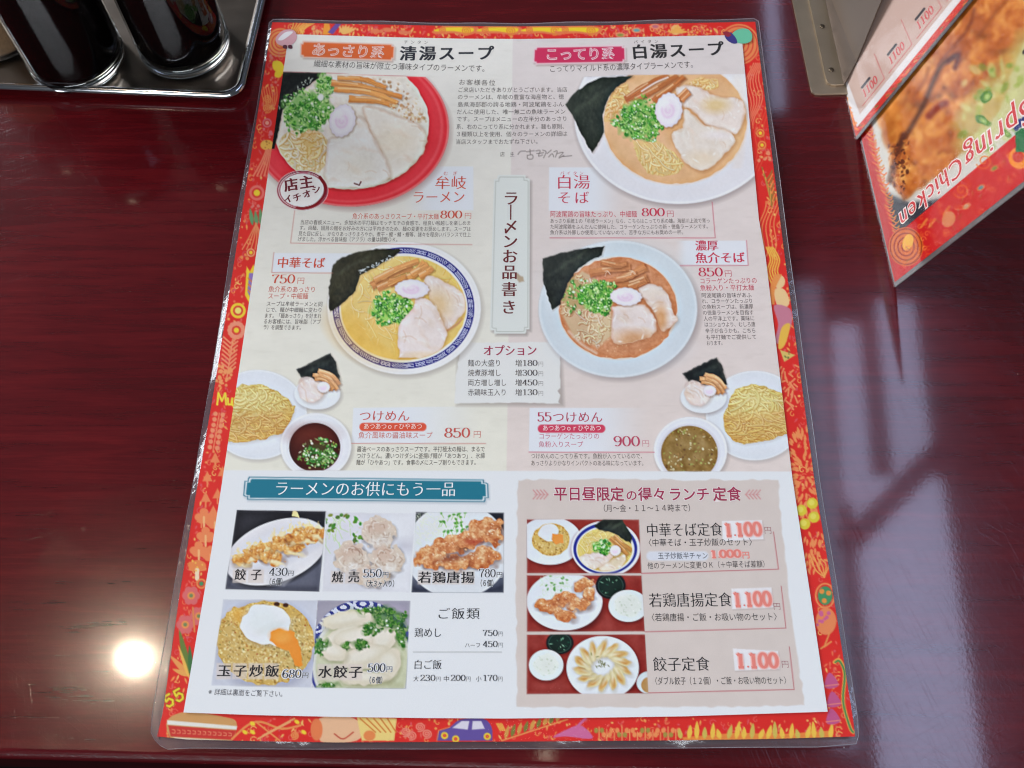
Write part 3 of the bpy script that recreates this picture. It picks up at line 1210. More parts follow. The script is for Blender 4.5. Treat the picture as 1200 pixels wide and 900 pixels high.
pg.chashu([(690, 130), (760, 98), (860, 130), (930, 170), (1080, 190), (1118, 270), (1080, 380), (1040, 400), (880, 345), (780, 250), (730, 235)], (232, 212, 200), (206, 160, 130), [((935, 225), 75, 45, (222, 186, 130), .8)])
pg.chashu([(660, 400), (730, 360), (740, 250), (800, 290), (870, 345), (980, 370), (1050, 430), (1020, 490), (880, 620), (780, 600), (710, 520)], (232, 216, 202), (214, 172, 140), [((960, 410), 90, 25, (240, 226, 222), .9), ((850, 560), 110, 50, (226, 200, 170), .7)])
pg.menma([([(700, 190), (760, 130)], 7), ([(725, 200), (775, 150)], 5)], col=(214, 140, 96))
pg.naruto((645, 255), 82, 104, .08)
pg.set_clip()

# ---------------------------------------------------------------- 3 blue rimmed bowl
P3 = pid("ramen_photo")
pg.zoom(380, 280, 5.4526)
pg.ell((520, 458), 490, 425, (150, 138, 132), soft=8, a=.6)
pg.ell((510, 443), 489, 422, (234, 232, 236), pid=P3)
pg.ring((510, 443), 489, 422, 10, (246, 246, 248), soft=2)
pg.ell((506, 442), 453, 388, (66, 66, 140))
# key pattern of the rim
r = pg.m_ell((506, 442), 453, 388)
k = pg.z[2]


def key_pattern(C, XX, YY):
    cx, cy = pg.T((506, 442))
    x, y = (XX - cx) / (453 / k), (YY - cy) / (388 / k)
    rad = np.hypot(x, y)
    th = np.arctan2(y, x) / (2 * math.pi) * 36
    q = (rad - .905) / .09
    cell = th - np.floor(th)
    par = np.floor(th) % 3
    lines = ((np.abs(q - .28) < .09) | (np.abs(q - .72) < .09) | (np.abs(q - .5) < .06)) & (cell > .12) & (cell < .95)
    swirl = (np.abs(np.sin((cell * 2 + q * 1.5 + par) * 6.28)) > .75)
    m = np.where(par == 0, swirl & (q > .15) & (q < .85), lines)
    m = m & (q > 0) & (q < 1)
    out = C.copy()
    out[m] = C[m] * .35 + np.array((210, 212, 232)) * .65
    return out


pg.tint(r, key_pattern)
pg.ell((506, 441), 410, 349, (240, 236, 234))
pg.ell((506, 442), 404, 338, (236, 216, 190), soft=3)
pg.ell((506, 442), 398, 332, (236, 196, 122), warp=.6)
r = pg.m_ell((506, 442), 398, 332)
pg.ell((280, 620), 230, 130, (232, 172, 80), .5, soft=26, a=.75)
c3 = np.zeros(X.shape)
c3[r[0]] = r[1]
pg.clip = c3
pg.noise_on(r, 10, 16, 7)
pg.noodles(pg.m_poly([(180, 330), (260, 220), (420, 130), (600, 110), (780, 180), (880, 320), (860, 340), (700, 240), (560, 230), (480, 560), (440, 730), (300, 640), (170, 440)], 8), (120, 110, 880, 740), 210, 1.2, .5, 24, 1.3, (242, 214, 142), (222, 165, 84), (253, 240, 196), .06)
pg.ell((330, 640), 150, 80, (234, 178, 88), .5, soft=30, a=.55)
pg.noise_on(r, 8, 10, 3)
pg.menma([([(300, 300), (420, 235), (560, 180)], 8), ([(320, 265), (470, 190), (600, 140)], 7), ([(420, 280), (560, 230), (640, 150)], 8), ([(560, 230), (620, 190), (660, 165)], 8), ([(340, 315), (420, 280), (520, 240)], 6), ([(610, 240), (660, 210), (690, 185)], 7)], col=(224, 152, 96))
pg.clip = None
pg.nori([(35, 460), (28, 330), (55, 170), (90, 130), (200, 85), (330, 65), (480, 66), (490, 78), (430, 120), (330, 182), (230, 232), (200, 330), (130, 400), (60, 455)], (58, 56, 42))
for i in range(26):
    t = rng.random()
    pg.ell((225 + 220 * t + rng.normal() * 8, 215 - 110 * t + rng.normal() * 8), rng.uniform(3, 9), 3, (215, 222, 226), rng.uniform(0, 3), a=.8)
pg.clip = c3
pg.negi((435, 445), 135, 100, 190, (130, 200, 90))
pg.chashu([(640, 262), (700, 238), (800, 290), (900, 365), (905, 450), (850, 520), (780, 582), (740, 480), (680, 390)], (236, 216, 206), (222, 180, 150), [((720, 420), 90, 90, (228, 188, 140), .8)])
pg.line([(780, 590), (850, 545), (880, 510)], 12, (205, 150, 110), soft=1.5, smooth=True)
pg.chashu([(480, 742), (475, 560), (560, 455), (590, 385), (660, 380), (720, 450), (770, 560), (778, 640), (700, 745), (490, 758)], (238, 218, 212), (222, 186, 164), [((600, 740), 130, 20, (226, 190, 150), .5)])
pg.naruto((560, 320), 108, 60, .05)
pg.clip = None

# ---------------------------------------------------------------- 4 pale blue bowl
P4 = pid("ramen_photo")
pg.zoom(625, 275, 5.295)
pg.ell((542, 478), 492, 424, (140, 125, 125), soft=9, a=.7)
pg.ell((525, 461), 491, 424, (202, 213, 223), pid=P4)
pg.ring((525, 461), 491, 424, 12, (222, 230, 238), soft=2.5)
pg.ell((540, 700), 330, 130, (212, 221, 232), soft=26, a=.6)
pg.ell((525, 300), 420, 230, (208, 220, 226), soft=30, a=.5)
pg.ell((525, 456), 372, 322, (222, 206, 192), soft=2)
pg.ell((525, 456), 365, 315, (203, 136, 100), warp=1.0)
r = pg.m_ell((525, 456), 364, 314)
c4 = np.zeros(X.shape)
c4[r[0]] = r[1]
pg.clip = c4
pg.noise_on(r, 16, 11, 3)
pg.noise_on(r, 12, 3, 5)
pg.glints(r, (180, 560, 860, 770), 60, (236, 190, 150), (.3, 1.0), .5)
pg.noodles(pg.m_poly([(190, 330), (300, 220), (380, 260), (480, 380), (500, 620), (400, 700), (250, 640), (165, 480)], 4), (150, 220, 500, 700), 120, 1.1, 1.1, 16, 1.7, (226, 206, 172), (170, 110, 74), (244, 230, 205), .3)
pg.ell((420, 540), 80, 110, (232, 214, 170), soft=12, a=.35)
pg.line([(220, 600), (300, 680), (390, 735)], 14, (230, 210, 196), a=.6, smooth=True, soft=3)
pg.negi((255, 370), 90, 110, 36, (170, 150, 100))
pg.menma([([(350, 240), (480, 215), (600, 205)], 8), ([(480, 300), (600, 250), (700, 200)], 9), ([(500, 320), (620, 300), (710, 270)], 9), ([(450, 290), (560, 270), (640, 240)], 6), ([(590, 330), (660, 300), (700, 285)], 8), ([(420, 170), (520, 190), (580, 180)], 6)], col=(204, 134, 92))
for i in range(4):
    a0 = rng.uniform(440, 620)
    pg.line([(a0, 240 + rng.uniform(-20, 20)), (a0 + 15, 225), (a0 + 32, 245)], 4, (236, 206, 184), smooth=True, a=.55)
pg.clip = None
pg.nori([(60, 145), (180, 112), (300, 90), (438, 70), (425, 130), (350, 160), (280, 210), (215, 300), (180, 400), (165, 432), (118, 466), (90, 380), (60, 280)], (48, 53, 50))
pg.clip = c4
pg.negi((400, 385), 110, 100, 190, (118, 190, 84))
pg.clip = None
pg.chashu([(650, 340), (720, 305), (800, 330), (850, 410), (865, 480), (893, 530), (830, 590), (795, 590), (750, 480), (690, 410)], (230, 206, 196), (190, 140, 116), [((790, 520), 40, 80, (206, 140, 90), .8), ((730, 350), 60, 30, (236, 216, 200), .6)])
pg.chashu([(490, 470), (520, 440), (670, 430), (740, 490), (765, 560), (755, 612), (650, 655), (495, 668)], (234, 214, 208), (204, 150, 120), [((620, 655), 130, 60, (208, 148, 106), .85)])
pg.naruto((575, 385), 97, 56, .05)
BOTTOM_CUT = [(200, 540), (1000, 540), (1000, 551.6), (930, 552.8), (600, 551.6), (200, 550.8)]

# ---------------------------------------------------------------- dipping noodle sets
cutline = [(200, 380), (1000, 380), (1000, 553), (600, 551.8), (200, 551)]


def tsukemen(ox, oy, right):
    pp, pt, ps = pid("noodle_photo"), pid("topping_photo"), pid("soup_photo")
    pg.zoom(0, 0, 1)
    pg.set_clip(cutline, soft=1)
    cc = pg.clip.copy()
    pg.zoom(ox, oy, 5.806)
    if not right:
        C0, R0 = (300, 470), (335, 304)
        mound = [(60, 300), (135, 296), (200, 268), (320, 264), (430, 310), (510, 365), (552, 420), (545, 460), (520, 520), (470, 590), (350, 632), (200, 660), (60, 650)]
        bb = (60, 260, 560, 660)
    else:
        C0, R0 = (722, 476), (330, 304)
        mound = [(590, 292), (700, 264), (800, 282), (900, 318), (1000, 330), (1000, 600), (930, 600), (830, 640), (650, 666), (570, 640), (514, 560), (512, 480), (548, 380)]
        bb = (505, 260, 1000, 670)
    pg.ell((C0[0] + 6, C0[1] + 12), R0[0], R0[1], (150, 140, 140), soft=7, a=.55)
    pg.ell(C0, R0[0], R0[1], (222, 226, 236), pid=pp)
    pg.ring(C0, R0[0], R0[1], 8, (238, 242, 248), soft=2)
    pg.ell((C0[0], C0[1] + 10), R0[0] * .8, R0[1] * .8, (228, 232, 240), soft=14, a=.7)
    pg.poly(np.array(mound) + (6, 12), (170, 150, 120), soft=5, a=.5)
    r = pg.m_poly(mound, 1.5, warp=1.2)
    pg.noodles(r, bb, 210, .25, .5, 26, 1.8, (236, 214, 142), (170, 120, 56), (252, 242, 190), .08)
    low = pg.m_poly([(bb[0], 480), (bb[2], 400), (bb[2], 680), (bb[0], 680)], 14)
    m2 = np.zeros(X.shape)
    m2[r[0]] = r[1]
    keep = pg.clip
    pg.clip = pg.clip * m2
    pg.noodles((low[0], low[1] * .8), (bb[0], 460, bb[2], 660), 120, .15, .4, 26, 1.5, (230, 192, 120), (176, 118, 60), (245, 222, 160), .07)
    pg.poly([(150, 280), (330, 275), (470, 360), (300, 420), (140, 400)] if not right else [(590, 310), (760, 290), (900, 350), (800, 430), (600, 430)], (238, 224, 150), soft=28, a=.55)
    pg.clip = keep
    # topping saucer
    dx, dy = (0, 0) if not right else (-333, 25)
    S = lambda L: [(a + dx, b + dy) for a, b in L]
    pg.ell((714 + dx, 340 + dy), 157, 110, (140, 130, 130), soft=5, a=.6)
    pg.ell((707 + dx, 327 + dy), 157, 108, (230, 234, 242), pid=pt)
    pg.nori(S([(565, 165), (680, 108), (795, 55), (830, 110), (850, 180), (866, 238), (780, 250), (640, 230), (600, 216)]), (42, 46, 46))
    pg.poly(S([(565, 165), (795, 55), (866, 238), (600, 216)]), (42, 46, 46), a=.02, pid=pt)
    pg.chashu(S([(590, 232), (640, 212), (700, 240), (760, 290), (740, 350), (690, 385), (620, 375), (580, 310)]), (232, 216, 214), (206, 180, 176))
    pg.menma([(S([(680, 200), (740, 215), (800, 300)]), 5), (S([(715, 170), (800, 205), (858, 270)]), 5.5), (S([(720, 195), (790, 230), (845, 300)]), 5), (S([(690, 225), (760, 240), (815, 300)]), 4)], col=(224, 162, 116))
    pg.naruto((750 + dx, 283 + dy), 42, 36)
    # soup
    if not right:
        c, R1 = (697, 682), (240, 222)
        pg.ell((c[0] + 10, c[1] + 14), *R1, (140, 128, 124), soft=7, a=.65)
        pg.ell(c, *R1, (228, 228, 236), pid=ps)
        pg.ring(c, *R1, 12, (242, 243, 248), soft=2)
        pg.ell((690, 690), 186, 176, (206, 200, 208), soft=4)
        pg.ell((690, 692), 174, 166, (74, 26, 18))
        pg.ell((660, 600), 120, 50, (110, 44, 28), soft=20, a=.6)
        r = pg.m_ell((690, 692), 170, 162)
        m3 = np.zeros(X.shape)
        m3[r[0]] = r[1]
        kk = pg.clip
        pg.clip = kk * m3
        pg.negi((728, 742), 128, 98, 120, (70, 74, 36), dk=.78)
        pg.crumbs(pg.m_ell((725, 740), 150, 110), (575, 630, 875, 850), 90, [(225, 230, 180), (240, 240, 214), (150, 168, 84), (60, 70, 34)], (.7, 1.5), .85)
        pg.clip = kk
    else:
        c, R1 = (285, 716), (248, 230)
        pg.ell((c[0] + 10, c[1] + 14), *R1, (140, 128, 124), soft=7, a=.65)
        pg.ell(c, *R1, (226, 226, 236), pid=ps)
        pg.ring(c, *R1, 12, (242, 243, 248), soft=2)
        pg.ell((278, 728), 206, 192, (200, 192, 196), soft=4)
        pg.ell((278, 732), 193, 186, (140, 112, 66))
        r = pg.m_ell((278, 732), 190, 183)
        pg.noise_on(r, 24, 7, 2)
        pg.crumbs(r, (90, 550, 470, 900), 150, [(214, 206, 160), (160, 168, 96), (232, 228, 196), (170, 130, 84), (110, 78, 52)], (.6, 1.5), .75)
    pg.clip = None


tsukemen(250, 405, False)
tsukemen(760, 405, True)

# ---------------------------------------------------------------- plaque of the title
pg.zoom(0, 0, 1)


def notched(x0, y0, x1, y1, x2, y2, x3, y3, n=5):
    """TL TR BR BL with notched corners"""
    q = [np.array(p, float) for p in ((x0, y0), (x1, y1), (x2, y2), (x3, y3))]
    out = []
    for i in range(4):
        p, a, b = q[i], q[i - 1], q[(i + 1) % 4]
        ua, ub = (a - p) / np.linalg.norm(a - p), (b - p) / np.linalg.norm(b - p)
        out += [p + ua * n, p + ua * n + ub * n * .75, p + ub * n * .75 + ua * n * .4, p + ub * n]
    return out


pl = notched(579, 205, 621, 205, 620.5, 391, 574, 391)
pg.poly(np.array(pl) + (2, 2.5), (150, 140, 135), soft=4, a=.7)
pg.poly(pl, (233, 236, 232))
pl2 = notched(581, 207.5, 619, 207.5, 618.5, 388.5, 576.5, 388.5)
pg.line(pl2 + [pl2[0]], .8, (176, 178, 170), a=.7)
pg.poly([(605, 321), (612, 323), (613, 329), (607, 331)], (186, 160, 130), warp=2, soft=2, a=.85)

# heading plaques
for (q, c, rim) in (((352, 47.5, 463, 51.5, 462, 72, 351.5, 67.5), (228, 106, 52), (240, 205, 190)), ((625.5, 54.5, 733, 52.5, 733.5, 73.5, 624.5, 76), (214, 52, 96), (244, 214, 222))):
    o = notched(*q, n=3)
    pg.poly(np.array(o) + (1, 1.5), (160, 130, 120), soft=3, a=.6)
    pg.poly(o, rim)
    cx, cy = np.mean(o, 0)
    pg.poly([(cx + (a - cx) * .972, cy + (b - cy) * .84) for a, b in o], c)
# pills
for (xa, ya, xb, yb, c) in ((421, 495.5, 500, 505.2, (232, 88, 62)), (630, 497.5, 709.5, 507.2, (220, 66, 96))):
    ym = (ya + yb) / 2
    pg.line([(xa + 5, ym), (xb - 5, ym)], yb - ya, c)
# teal banner
o = notched(287, 558.5, 572, 562, 572.8, 588.5, 284.5, 585.5, n=5)
pg.poly(np.array(o) + (1, 2), (170, 180, 190), soft=4, a=.6)
pg.poly(o, (40, 112, 140))
o2 = [(428.5 + (a - 428.5) * .991, 573.5 + (b - 573.5) * .93) for a, b in o]
pg.poly(o2, (232, 240, 244))
o3 = [(428.5 + (a - 428.5) * .978, 573.5 + (b - 573.5) * .82) for a, b in o]
pg.poly(o3, (33, 122, 146))
# thin rules
RED1, RED2 = (206, 120, 110), (205, 88, 108)
pg.line([(345.3, 247), (340.5, 285), (553, 286.8)], .8, RED1, a=.75)
pg.line([(321, 296), (318.4, 319.4), (390, 320)], .9, RED1, a=.7)
pg.line([(834.6, 237), (838.2, 278.8), (644.5, 278.8)], .9, RED2, a=.85)
pg.line([(797, 311.3), (876.8, 311), (874.8, 282)], .9, RED2, a=.75)
pg.line([(412, 519.6), (569, 519.8)], .9, RED1, a=.8)
pg.line([(620, 529.8), (767, 530)], .9, RED2, a=.85)
pg.line([(484.5, 764), (588, 764.3)], .8, (150, 150, 150), a=.8)
# signature squiggle
for st in ([(607, 181), (610, 177.5), (616, 177)], [(617, 178), (626, 176.5)], [(621, 175), (621.5, 181)], [(618, 182), (624, 181.5), (624, 186), (618.5, 186), (618, 182)],
           [(628, 177), (633, 176.5), (631, 183), (636, 181.5)], [(629, 180), (637, 179)], [(636, 176), (640, 178), (637, 185)], [(641, 180), (646, 176)], [(643, 184), (647, 180), (649, 184)],
           [(649, 178), (653, 177), (651, 184)], [(653, 180), (660, 178.5), (655, 185), (661, 182)], [(659, 183.5), (670, 182.5)]):
    pg.line(st, .8, (95, 85, 80), a=.85, smooth=True)

# ---------------------------------------------------------------- side dishes (quads)
def quad(q, name, col):
    k = pid(name)
    pg.zoom(0, 0, 1)
    pg.set_clip(q, soft=.9)
    pg.poly(q, col, pid=k)
    return k


FR = [(214, 150, 84), (226, 168, 100), (180, 108, 54), (240, 196, 130), (220, 150, 88), (250, 222, 160)]
KG = [(204, 132, 88), (220, 154, 106), (160, 86, 54), (234, 178, 126), (210, 138, 92), (248, 210, 164)]
SM = [(214, 196, 180), (228, 212, 198), (184, 160, 144), (238, 226, 214), (214, 190, 176)]

Q = quad([(277.5, 597.5), (382, 599), (374, 693.5), (264, 690.5)], "dumpling_photo", (44, 44, 52))
pg.zoom(250, 590, 6.667)
pg.poly([(80, 420), (300, 500), (900, 400), (900, 700), (80, 700)], (92, 94, 108), soft=20)
pg.ell((500, 392), 420, 240, (30, 30, 36), -.36, soft=5, a=.7)
pg.ell((492, 376), 415, 236, (218, 214, 220), -.36)
pg.ell((520, 420), 330, 150, (228, 226, 232), -.4, soft=16, a=.6)
pg.ell((590, 400), 260, 50, (170, 165, 175), -.45, soft=10, a=.5)
for (cx, cy, an, sx) in ((215, 440, -.2, 78), (300, 395, -.5, 88), (390, 372, -.15, 100), (455, 420, .15, 96), (530, 300, -.6, 92), (610, 350, .1, 96), (640, 240, -.7, 90), (730, 250, -.1, 110), (800, 235, .1, 80)):
    for j in range(4):        # crisp lace standing up
        px_ = cx + rng.uniform(-60, 40)
        hh = rng.uniform(60, 120)
        pg.poly([(px_ - 26, cy), (px_ + rng.uniform(-8, 20), cy - hh), (px_ + 34, cy - 10)], (240, 212, 150), warp=4, wsc=3, soft=2.4, a=.7)
    pg.lump((cx, cy), sx, sx * .56, an, FR, 110, 3.4)
    pg.ell((cx + 26, cy + sx * .46), sx * .7, 16, (244, 224, 178), an + .1, warp=2.4, soft=2.5, a=.8)
    for j in range(5):
        pg.ell((cx + rng.uniform(-50, 60), cy + rng.uniform(-30, 30)), rng.uniform(6, 16), 5, (140, 74, 34), rng.uniform(0, 3), soft=2.5, a=.5)
pg.poly([(615, 90), (620, 45), (655, 60), (680, 120)], (238, 212, 150), warp=2)
pg.set_clip()

Q = quad([(382.5, 600.5), (486.5, 601.5), (479.5, 694), (378, 693)], "dumpling_photo", (214, 213, 222))
pg.zoom(240, 540, 3)
pg.poly([(640, 180), (740, 180), (720, 460), (660, 460)], (226, 226, 234), soft=14)
for (a, b, r2) in ((700, 300, 40), (560, 400, 60)):
    pg.ell((a, b), r2, r2 * .6, (176, 172, 186), soft=12, a=.5)
for i in range(34):
    x0, y0 = rng.uniform(418, 540), rng.uniform(190, 300)
    pg.line([(x0, y0), (x0 + rng.uniform(-20, 30), y0 + rng.uniform(10, 30))], 3, (190, 216, 160), a=.8, smooth=True)
for i in range(24):
    pg.ell((rng.uniform(420, 560), rng.uniform(188, 290)), rng.uniform(5, 11), rng.uniform(4, 8), (84 + rng.uniform(0, 50), 126 + rng.uniform(0, 34), 74), rng.uniform(0, 3))
for c, rx_, ry_ in (((612, 250), 60, 52), ((515, 338), 64, 50), ((588, 402), 58, 40), ((640, 345), 62, 50)):
    pg.lump(c, rx_, ry_, 0, SM, 70, 3.4)
    pg.ell((c[0] - 8, c[1] - 16), rx_ * .6, ry_ * .45, (196, 160, 142), rng.uniform(-.4, .4), soft=7, a=.5, warp=3)
    for j in range(16):        # folds of the wrapper
        a0 = rng.uniform(0, 6.28)
        q_ = rng.uniform(.35, .8)
        x0, y0 = c[0] + rx_ * q_ * math.cos(a0), c[1] + ry_ * q_ * math.sin(a0)
        t0 = a0 + 1.57 + rng.normal() * .5
        L = rng.uniform(6, 20)
        pg.line([(x0, y0), (x0 + L * math.cos(t0), y0 + L * math.sin(t0)), (x0 + 1.6 * L * math.cos(t0 + .7), y0 + 1.6 * L * math.sin(t0 + .7))], rng.uniform(2, 5), (242, 234, 226) if j % 2 else (158, 128, 112), a=.5, smooth=True, soft=1.5)
    for j in range(3):
        pg.poly([(c[0] - 30 + j * 24, c[1] + ry_ * .5), (c[0] - 14 + j * 24, c[1] + ry_ * .45), (c[0] - 18 + j * 24, c[1] + ry_ * 1.1), (c[0] - 34 + j * 24, c[1] + ry_ * 1.0)], (238, 232, 228), soft=4, a=.5, warp=3)
pg.set_clip()

Q = quad([(487.3, 600), (590.7, 600.7), (590.2, 694.5), (482.3, 694.3)], "fried_chicken_photo", (48, 50, 60))
pg.zoom(420, 590, 6.667)
pg.poly([(415, 560), (1150, 560), (1150, 700), (415, 700)], (66, 70, 86), soft=10)
pg.ell((770, 370), 405, 370, (222, 226, 232), soft=1.5)
pg.ell((760, 560), 330, 110, (212, 216, 228), soft=12, a=.6)
for i in range(150):
    x0, y0 = rng.uniform(440, 830), rng.uniform(70, 330)
    g = rng.uniform(0, 1)
    pg.line([(x0, y0), (x0 + rng.uniform(-50, 50), y0 + rng.uniform(-30, 30)), (x0 + rng.uniform(-60, 60), y0 + rng.uniform(0, 60))], 5, (214 + 20 * g, 230, 196 + 24 * g), a=.5, smooth=True)
for i in range(26):
    x0, y0 = rng.uniform(640, 850), rng.uniform(70, 230)
    pg.line([(x0, y0), (x0 + rng.uniform(-20, 20), y0 + 40)], 5, (150, 196, 100), a=.8)
    pg.ell((x0, y0), 14, 9, (96, 156, 74), rng.uniform(0, 3), a=.8)
for (c, rx, ry, an) in (((990, 190), 150, 82, -.15), ((720, 330), 170, 76, -.2), ((880, 280), 120, 62, -.4), ((560, 430), 130, 84, .1), ((960, 430), 150, 82, -.15), ((740, 470), 130, 56, 0), ((1060, 250), 70, 80, .3)):
    pg.lump(c, rx, ry, an, KG, 120, 3)
pg.ell((760, 420), 120, 26, (96, 52, 44), -.2, soft=6, a=.5)
pg.ell((900, 300), 60, 22, (160, 62, 44), 0, soft=5, a=.7)
pg.set_clip()

Q = quad([(261.7, 702.3), (372.3, 703.5), (365, 806), (247.3, 803.3)], "fried_rice_photo", (196, 198, 212))
pg.zoom(240, 695, 4.8)
pg.ell((345, 300), 290, 260, (160, 158, 170), soft=10, a=.7)
r = pg.m_ell((342, 275), 275, 238, warp=2.5, wsc=7)
pg.put(r[0], r[1], (200, 164, 100))
pg.crumbs(r, (60, 30, 620, 520), 1900, [(222, 192, 128), (238, 216, 158), (198, 158, 92), (172, 130, 72), (226, 186, 112), (232, 206, 146), (150, 122, 66)], (.7, 1.6), .8, .5)
pg.crumbs(r, (60, 30, 620, 520), 90, [(96, 110, 56), (170, 90, 50)], (.5, 1.2), .7, .5)
pg.ell((200, 130), 60, 40, (232, 160, 70), .3, soft=8, a=.5)
for c in ((405, 62), (455, 68)): pg.ell(c, 16, 12, (92, 62, 46))
pg.ell((345, 190), 142, 122, (170, 150, 120), soft=6, a=.5, warp=2)
pg.ell((345, 178), 138, 118, (232, 232, 236), warp=3, wsc=9)
pg.ell((320, 150), 90, 70, (226, 234, 236), soft=12, a=.8)
pg.ell((400, 190), 80, 20, (206, 206, 196), -.3, soft=8, a=.5)
pg.poly([(370, 215), (420, 200), (500, 215), (530, 300), (555, 410), (510, 405), (470, 320), (400, 300), (365, 260)], (238, 140, 58), warp=1.5, soft=2)
pg.ell((425, 240), 60, 40, (246, 160, 80), soft=6, a=.7)
pg.set_clip()

Q = quad([(372.3, 703.5), (480.8, 704), (475.5, 806.8), (365, 806)], "dumpling_soup_photo", (196, 196, 206))
pg.zoom(240, 695, 4.8)
pg.poly([(615, 40), (1200, 40), (1200, 200), (615, 200)], (64, 50, 74), a=.3)
pg.ell((880, 370), 300, 330, (70, 76, 140), 0)
r = pg.m_ell((880, 370), 300, 330)


def waves(C, XX, YY):
    x, y = (XX - 240) * 4.8, (YY - 695) * 4.8
    out = C.copy()
    m = np.zeros(x.shape, bool)
    for (cx, cy) in ((690, 120), (780, 80), (890, 60), (1030, 70), (1120, 120), (620, 190)):
        q = np.hypot(x - cx, (y - cy) * 1.6)
        m |= (np.sin(q / 6.2) > .1) & (q < 62)
    out[m] = (198, 202, 226)
    return out


pg.tint(r, waves)
pg.ell((885, 400), 282, 305, (206, 206, 198), soft=2)
pg.ell((885, 410), 262, 292, (190, 192, 160), soft=3)
r = pg.m_ell((885, 410), 260, 290)
pg.noise_on(r, 14, 10, 3)
for (c, rx, ry, an) in (((800, 150), 150, 50, -.15), ((760, 250), 120, 44, -.5), ((860, 250), 130, 60, -.1), ((1010, 260), 60, 110, .5), ((900, 360), 130, 66, -.3), ((720, 330), 80, 50, .3), ((1040, 400), 60, 90, .3), ((900, 480), 130, 40, 0)):
    pg.ell((c[0] + 6, c[1] + 14), rx, ry, (140, 134, 104), an, soft=6, a=.5)
    pg.ell(c, rx, ry, (216, 204, 180), an, warp=1.5, soft=2)
    pg.ell((c[0] - 10, c[1] - 12), rx * .7, ry * .5, (232, 224, 206), an, soft=5, a=.7)
for c, a0, b0, n_ in (((930, 200), 40, 40, 26), ((880, 290), 40, 28, 20), ((1040, 150), 90, 60, 40), ((1110, 240), 30, 70, 26), ((960, 100), 100, 20, 26), ((650, 300), 45, 45, 26), ((690, 520), 50, 16, 10), ((790, 290), 20, 20, 8)):
    pg.negi(c, a0, b0, int(n_ * 1.3), (72, 112, 60), dk=.72)
pg.set_clip()

# ---------------------------------------------------------------- weekday lunch panel
pg.zoom(0, 0, 1)
panel = [(607, 562.5), (700, 561.8), (800, 562.4), (912, 562.5), (914, 600), (925, 700), (943, 826), (860, 828), (760, 829), (606, 829), (605, 700)]
pg.poly(panel, (224, 210, 203), warp=1.4, wsc=8, soft=1.6)
r = pg.m_poly(panel, 1, warp=1.4, wsc=8)
pg.noise_on(r, 3, 14, 2)
pg.line([(906.5, 623.5), (912.3, 667), (752, 672)], 1, (190, 80, 90), a=.85)
pg.line([(915.5, 687), (921, 736), (756, 740.5)], 1, (190, 80, 90), a=.85)
pg.line([(925, 758), (930.7, 808), (760, 812)], 1, (190, 80, 90), a=.85)
for (x0, dr) in ((642, -1), (874, 1)):       # leaf sprays beside the heading
    for i in range(4):
        for sgn in (-1, 1):
            bx = x0 + dr * (i * 4.2)
            by = 579.5
            pg.line([(bx, by), (bx + dr * 4.5, by + sgn * 5.2)], 1.5, (216, 150, 150), a=.9)
    pg.line([(x0, 579.5), (x0 + dr * 16, 579.5)], .8, (216, 150, 150), a=.8)
for (q, d) in (([(846, 610.5), (893, 609.5), (895, 632), (847, 634)], 0), ([(857, 690), (904, 688.5), (906, 712), (858, 714)], 0), ([(859, 760), (912, 763), (913, 784), (861, 786)], 0)):
    k = pid("price_sticker")
    pg.poly(np.array(q) + (.8, 1), (180, 160, 155), soft=2.5, a=.6)
    pg.poly(q, (238, 232, 236), pid=k)
pg.line([(763, 651.5), (825, 651.5)], 11, (228, 230, 240), soft=2.5)

TBL = (140, 56, 50)


def set_plate(c, rx, ry, col=(222, 226, 236)):
    pg.ell((c[0] + 8, c[1] + 14), rx, ry, (84, 28, 28), soft=6, a=.6)
    pg.ell(c, rx, ry, col)
    pg.ell(c, rx * .8, ry * .8, (230, 234, 242), soft=8, a=.5)


def rice_bowl(c, rx, ry):
    set_plate(c, rx, ry, (216, 226, 228))
    pg.ell((c[0], c[1] - 4), rx * .72, ry * .72, (226, 232, 222), warp=1.5, soft=3)
    pg.crumbs(pg.m_ell(c, rx * .72, ry * .72), (c[0] - rx, c[1] - ry, c[0] + rx, c[1] + ry), 70, [(236, 240, 232), (206, 214, 196), (244, 246, 240), (192, 204, 184)], (.6, 1.2), .8)


def soup_cup(c, rx, ry):
    pg.ell((c[0] + 6, c[1] + 10), rx, ry, (70, 20, 22), soft=5, a=.6)
    pg.ell(c, rx, ry, (30, 32, 34))
    pg.ell(c, rx * .82, ry * .82, (24, 44, 38))
    pg.ring(c, rx * .84, ry * .84, 5, (96, 120, 110), a=.6)
    for i in range(12):
        a0, q = rng.uniform(0, 6.28), rng.uniform(.2, .75)
        pg.ell((c[0] + rx * q * math.cos(a0), c[1] + ry * q * math.sin(a0)), rng.uniform(4, 12), 4, (150, 190, 160) if i % 2 else (40, 90, 70), a0, a=.8)


Q = quad([(617.3, 608.5), (749, 608.8), (751.9, 671.9), (617.3, 671.9)], "set_meal_photo", TBL)
pg.zoom(610, 600, 8)
r = pg.m_poly([(50, 60), (1150, 60), (1150, 580), (50, 580)])
pg.noise_on(r, 10, 10, 2)
set_plate((275, 270), 300, 225)
r = pg.m_ell((285, 260), 178, 150, warp=1)
pg.put(r[0], r[1], (214, 176, 108))
pg.crumbs(r, (100, 100, 470, 420), 300, [(226, 190, 120), (238, 210, 150), (190, 144, 80), (170, 128, 70)], (.6, 1.3), .85)
pg.ell((270, 190), 95, 75, (228, 230, 236), warp=1.5)
pg.poly([(295, 205), (400, 215), (400, 290), (330, 300), (285, 260)], (238, 150, 78), warp=1)
pg.ell((800, 362), 330, 270, (90, 30, 30), soft=6, a=.5)
pg.ell((800, 345), 322, 262, (228, 230, 238))
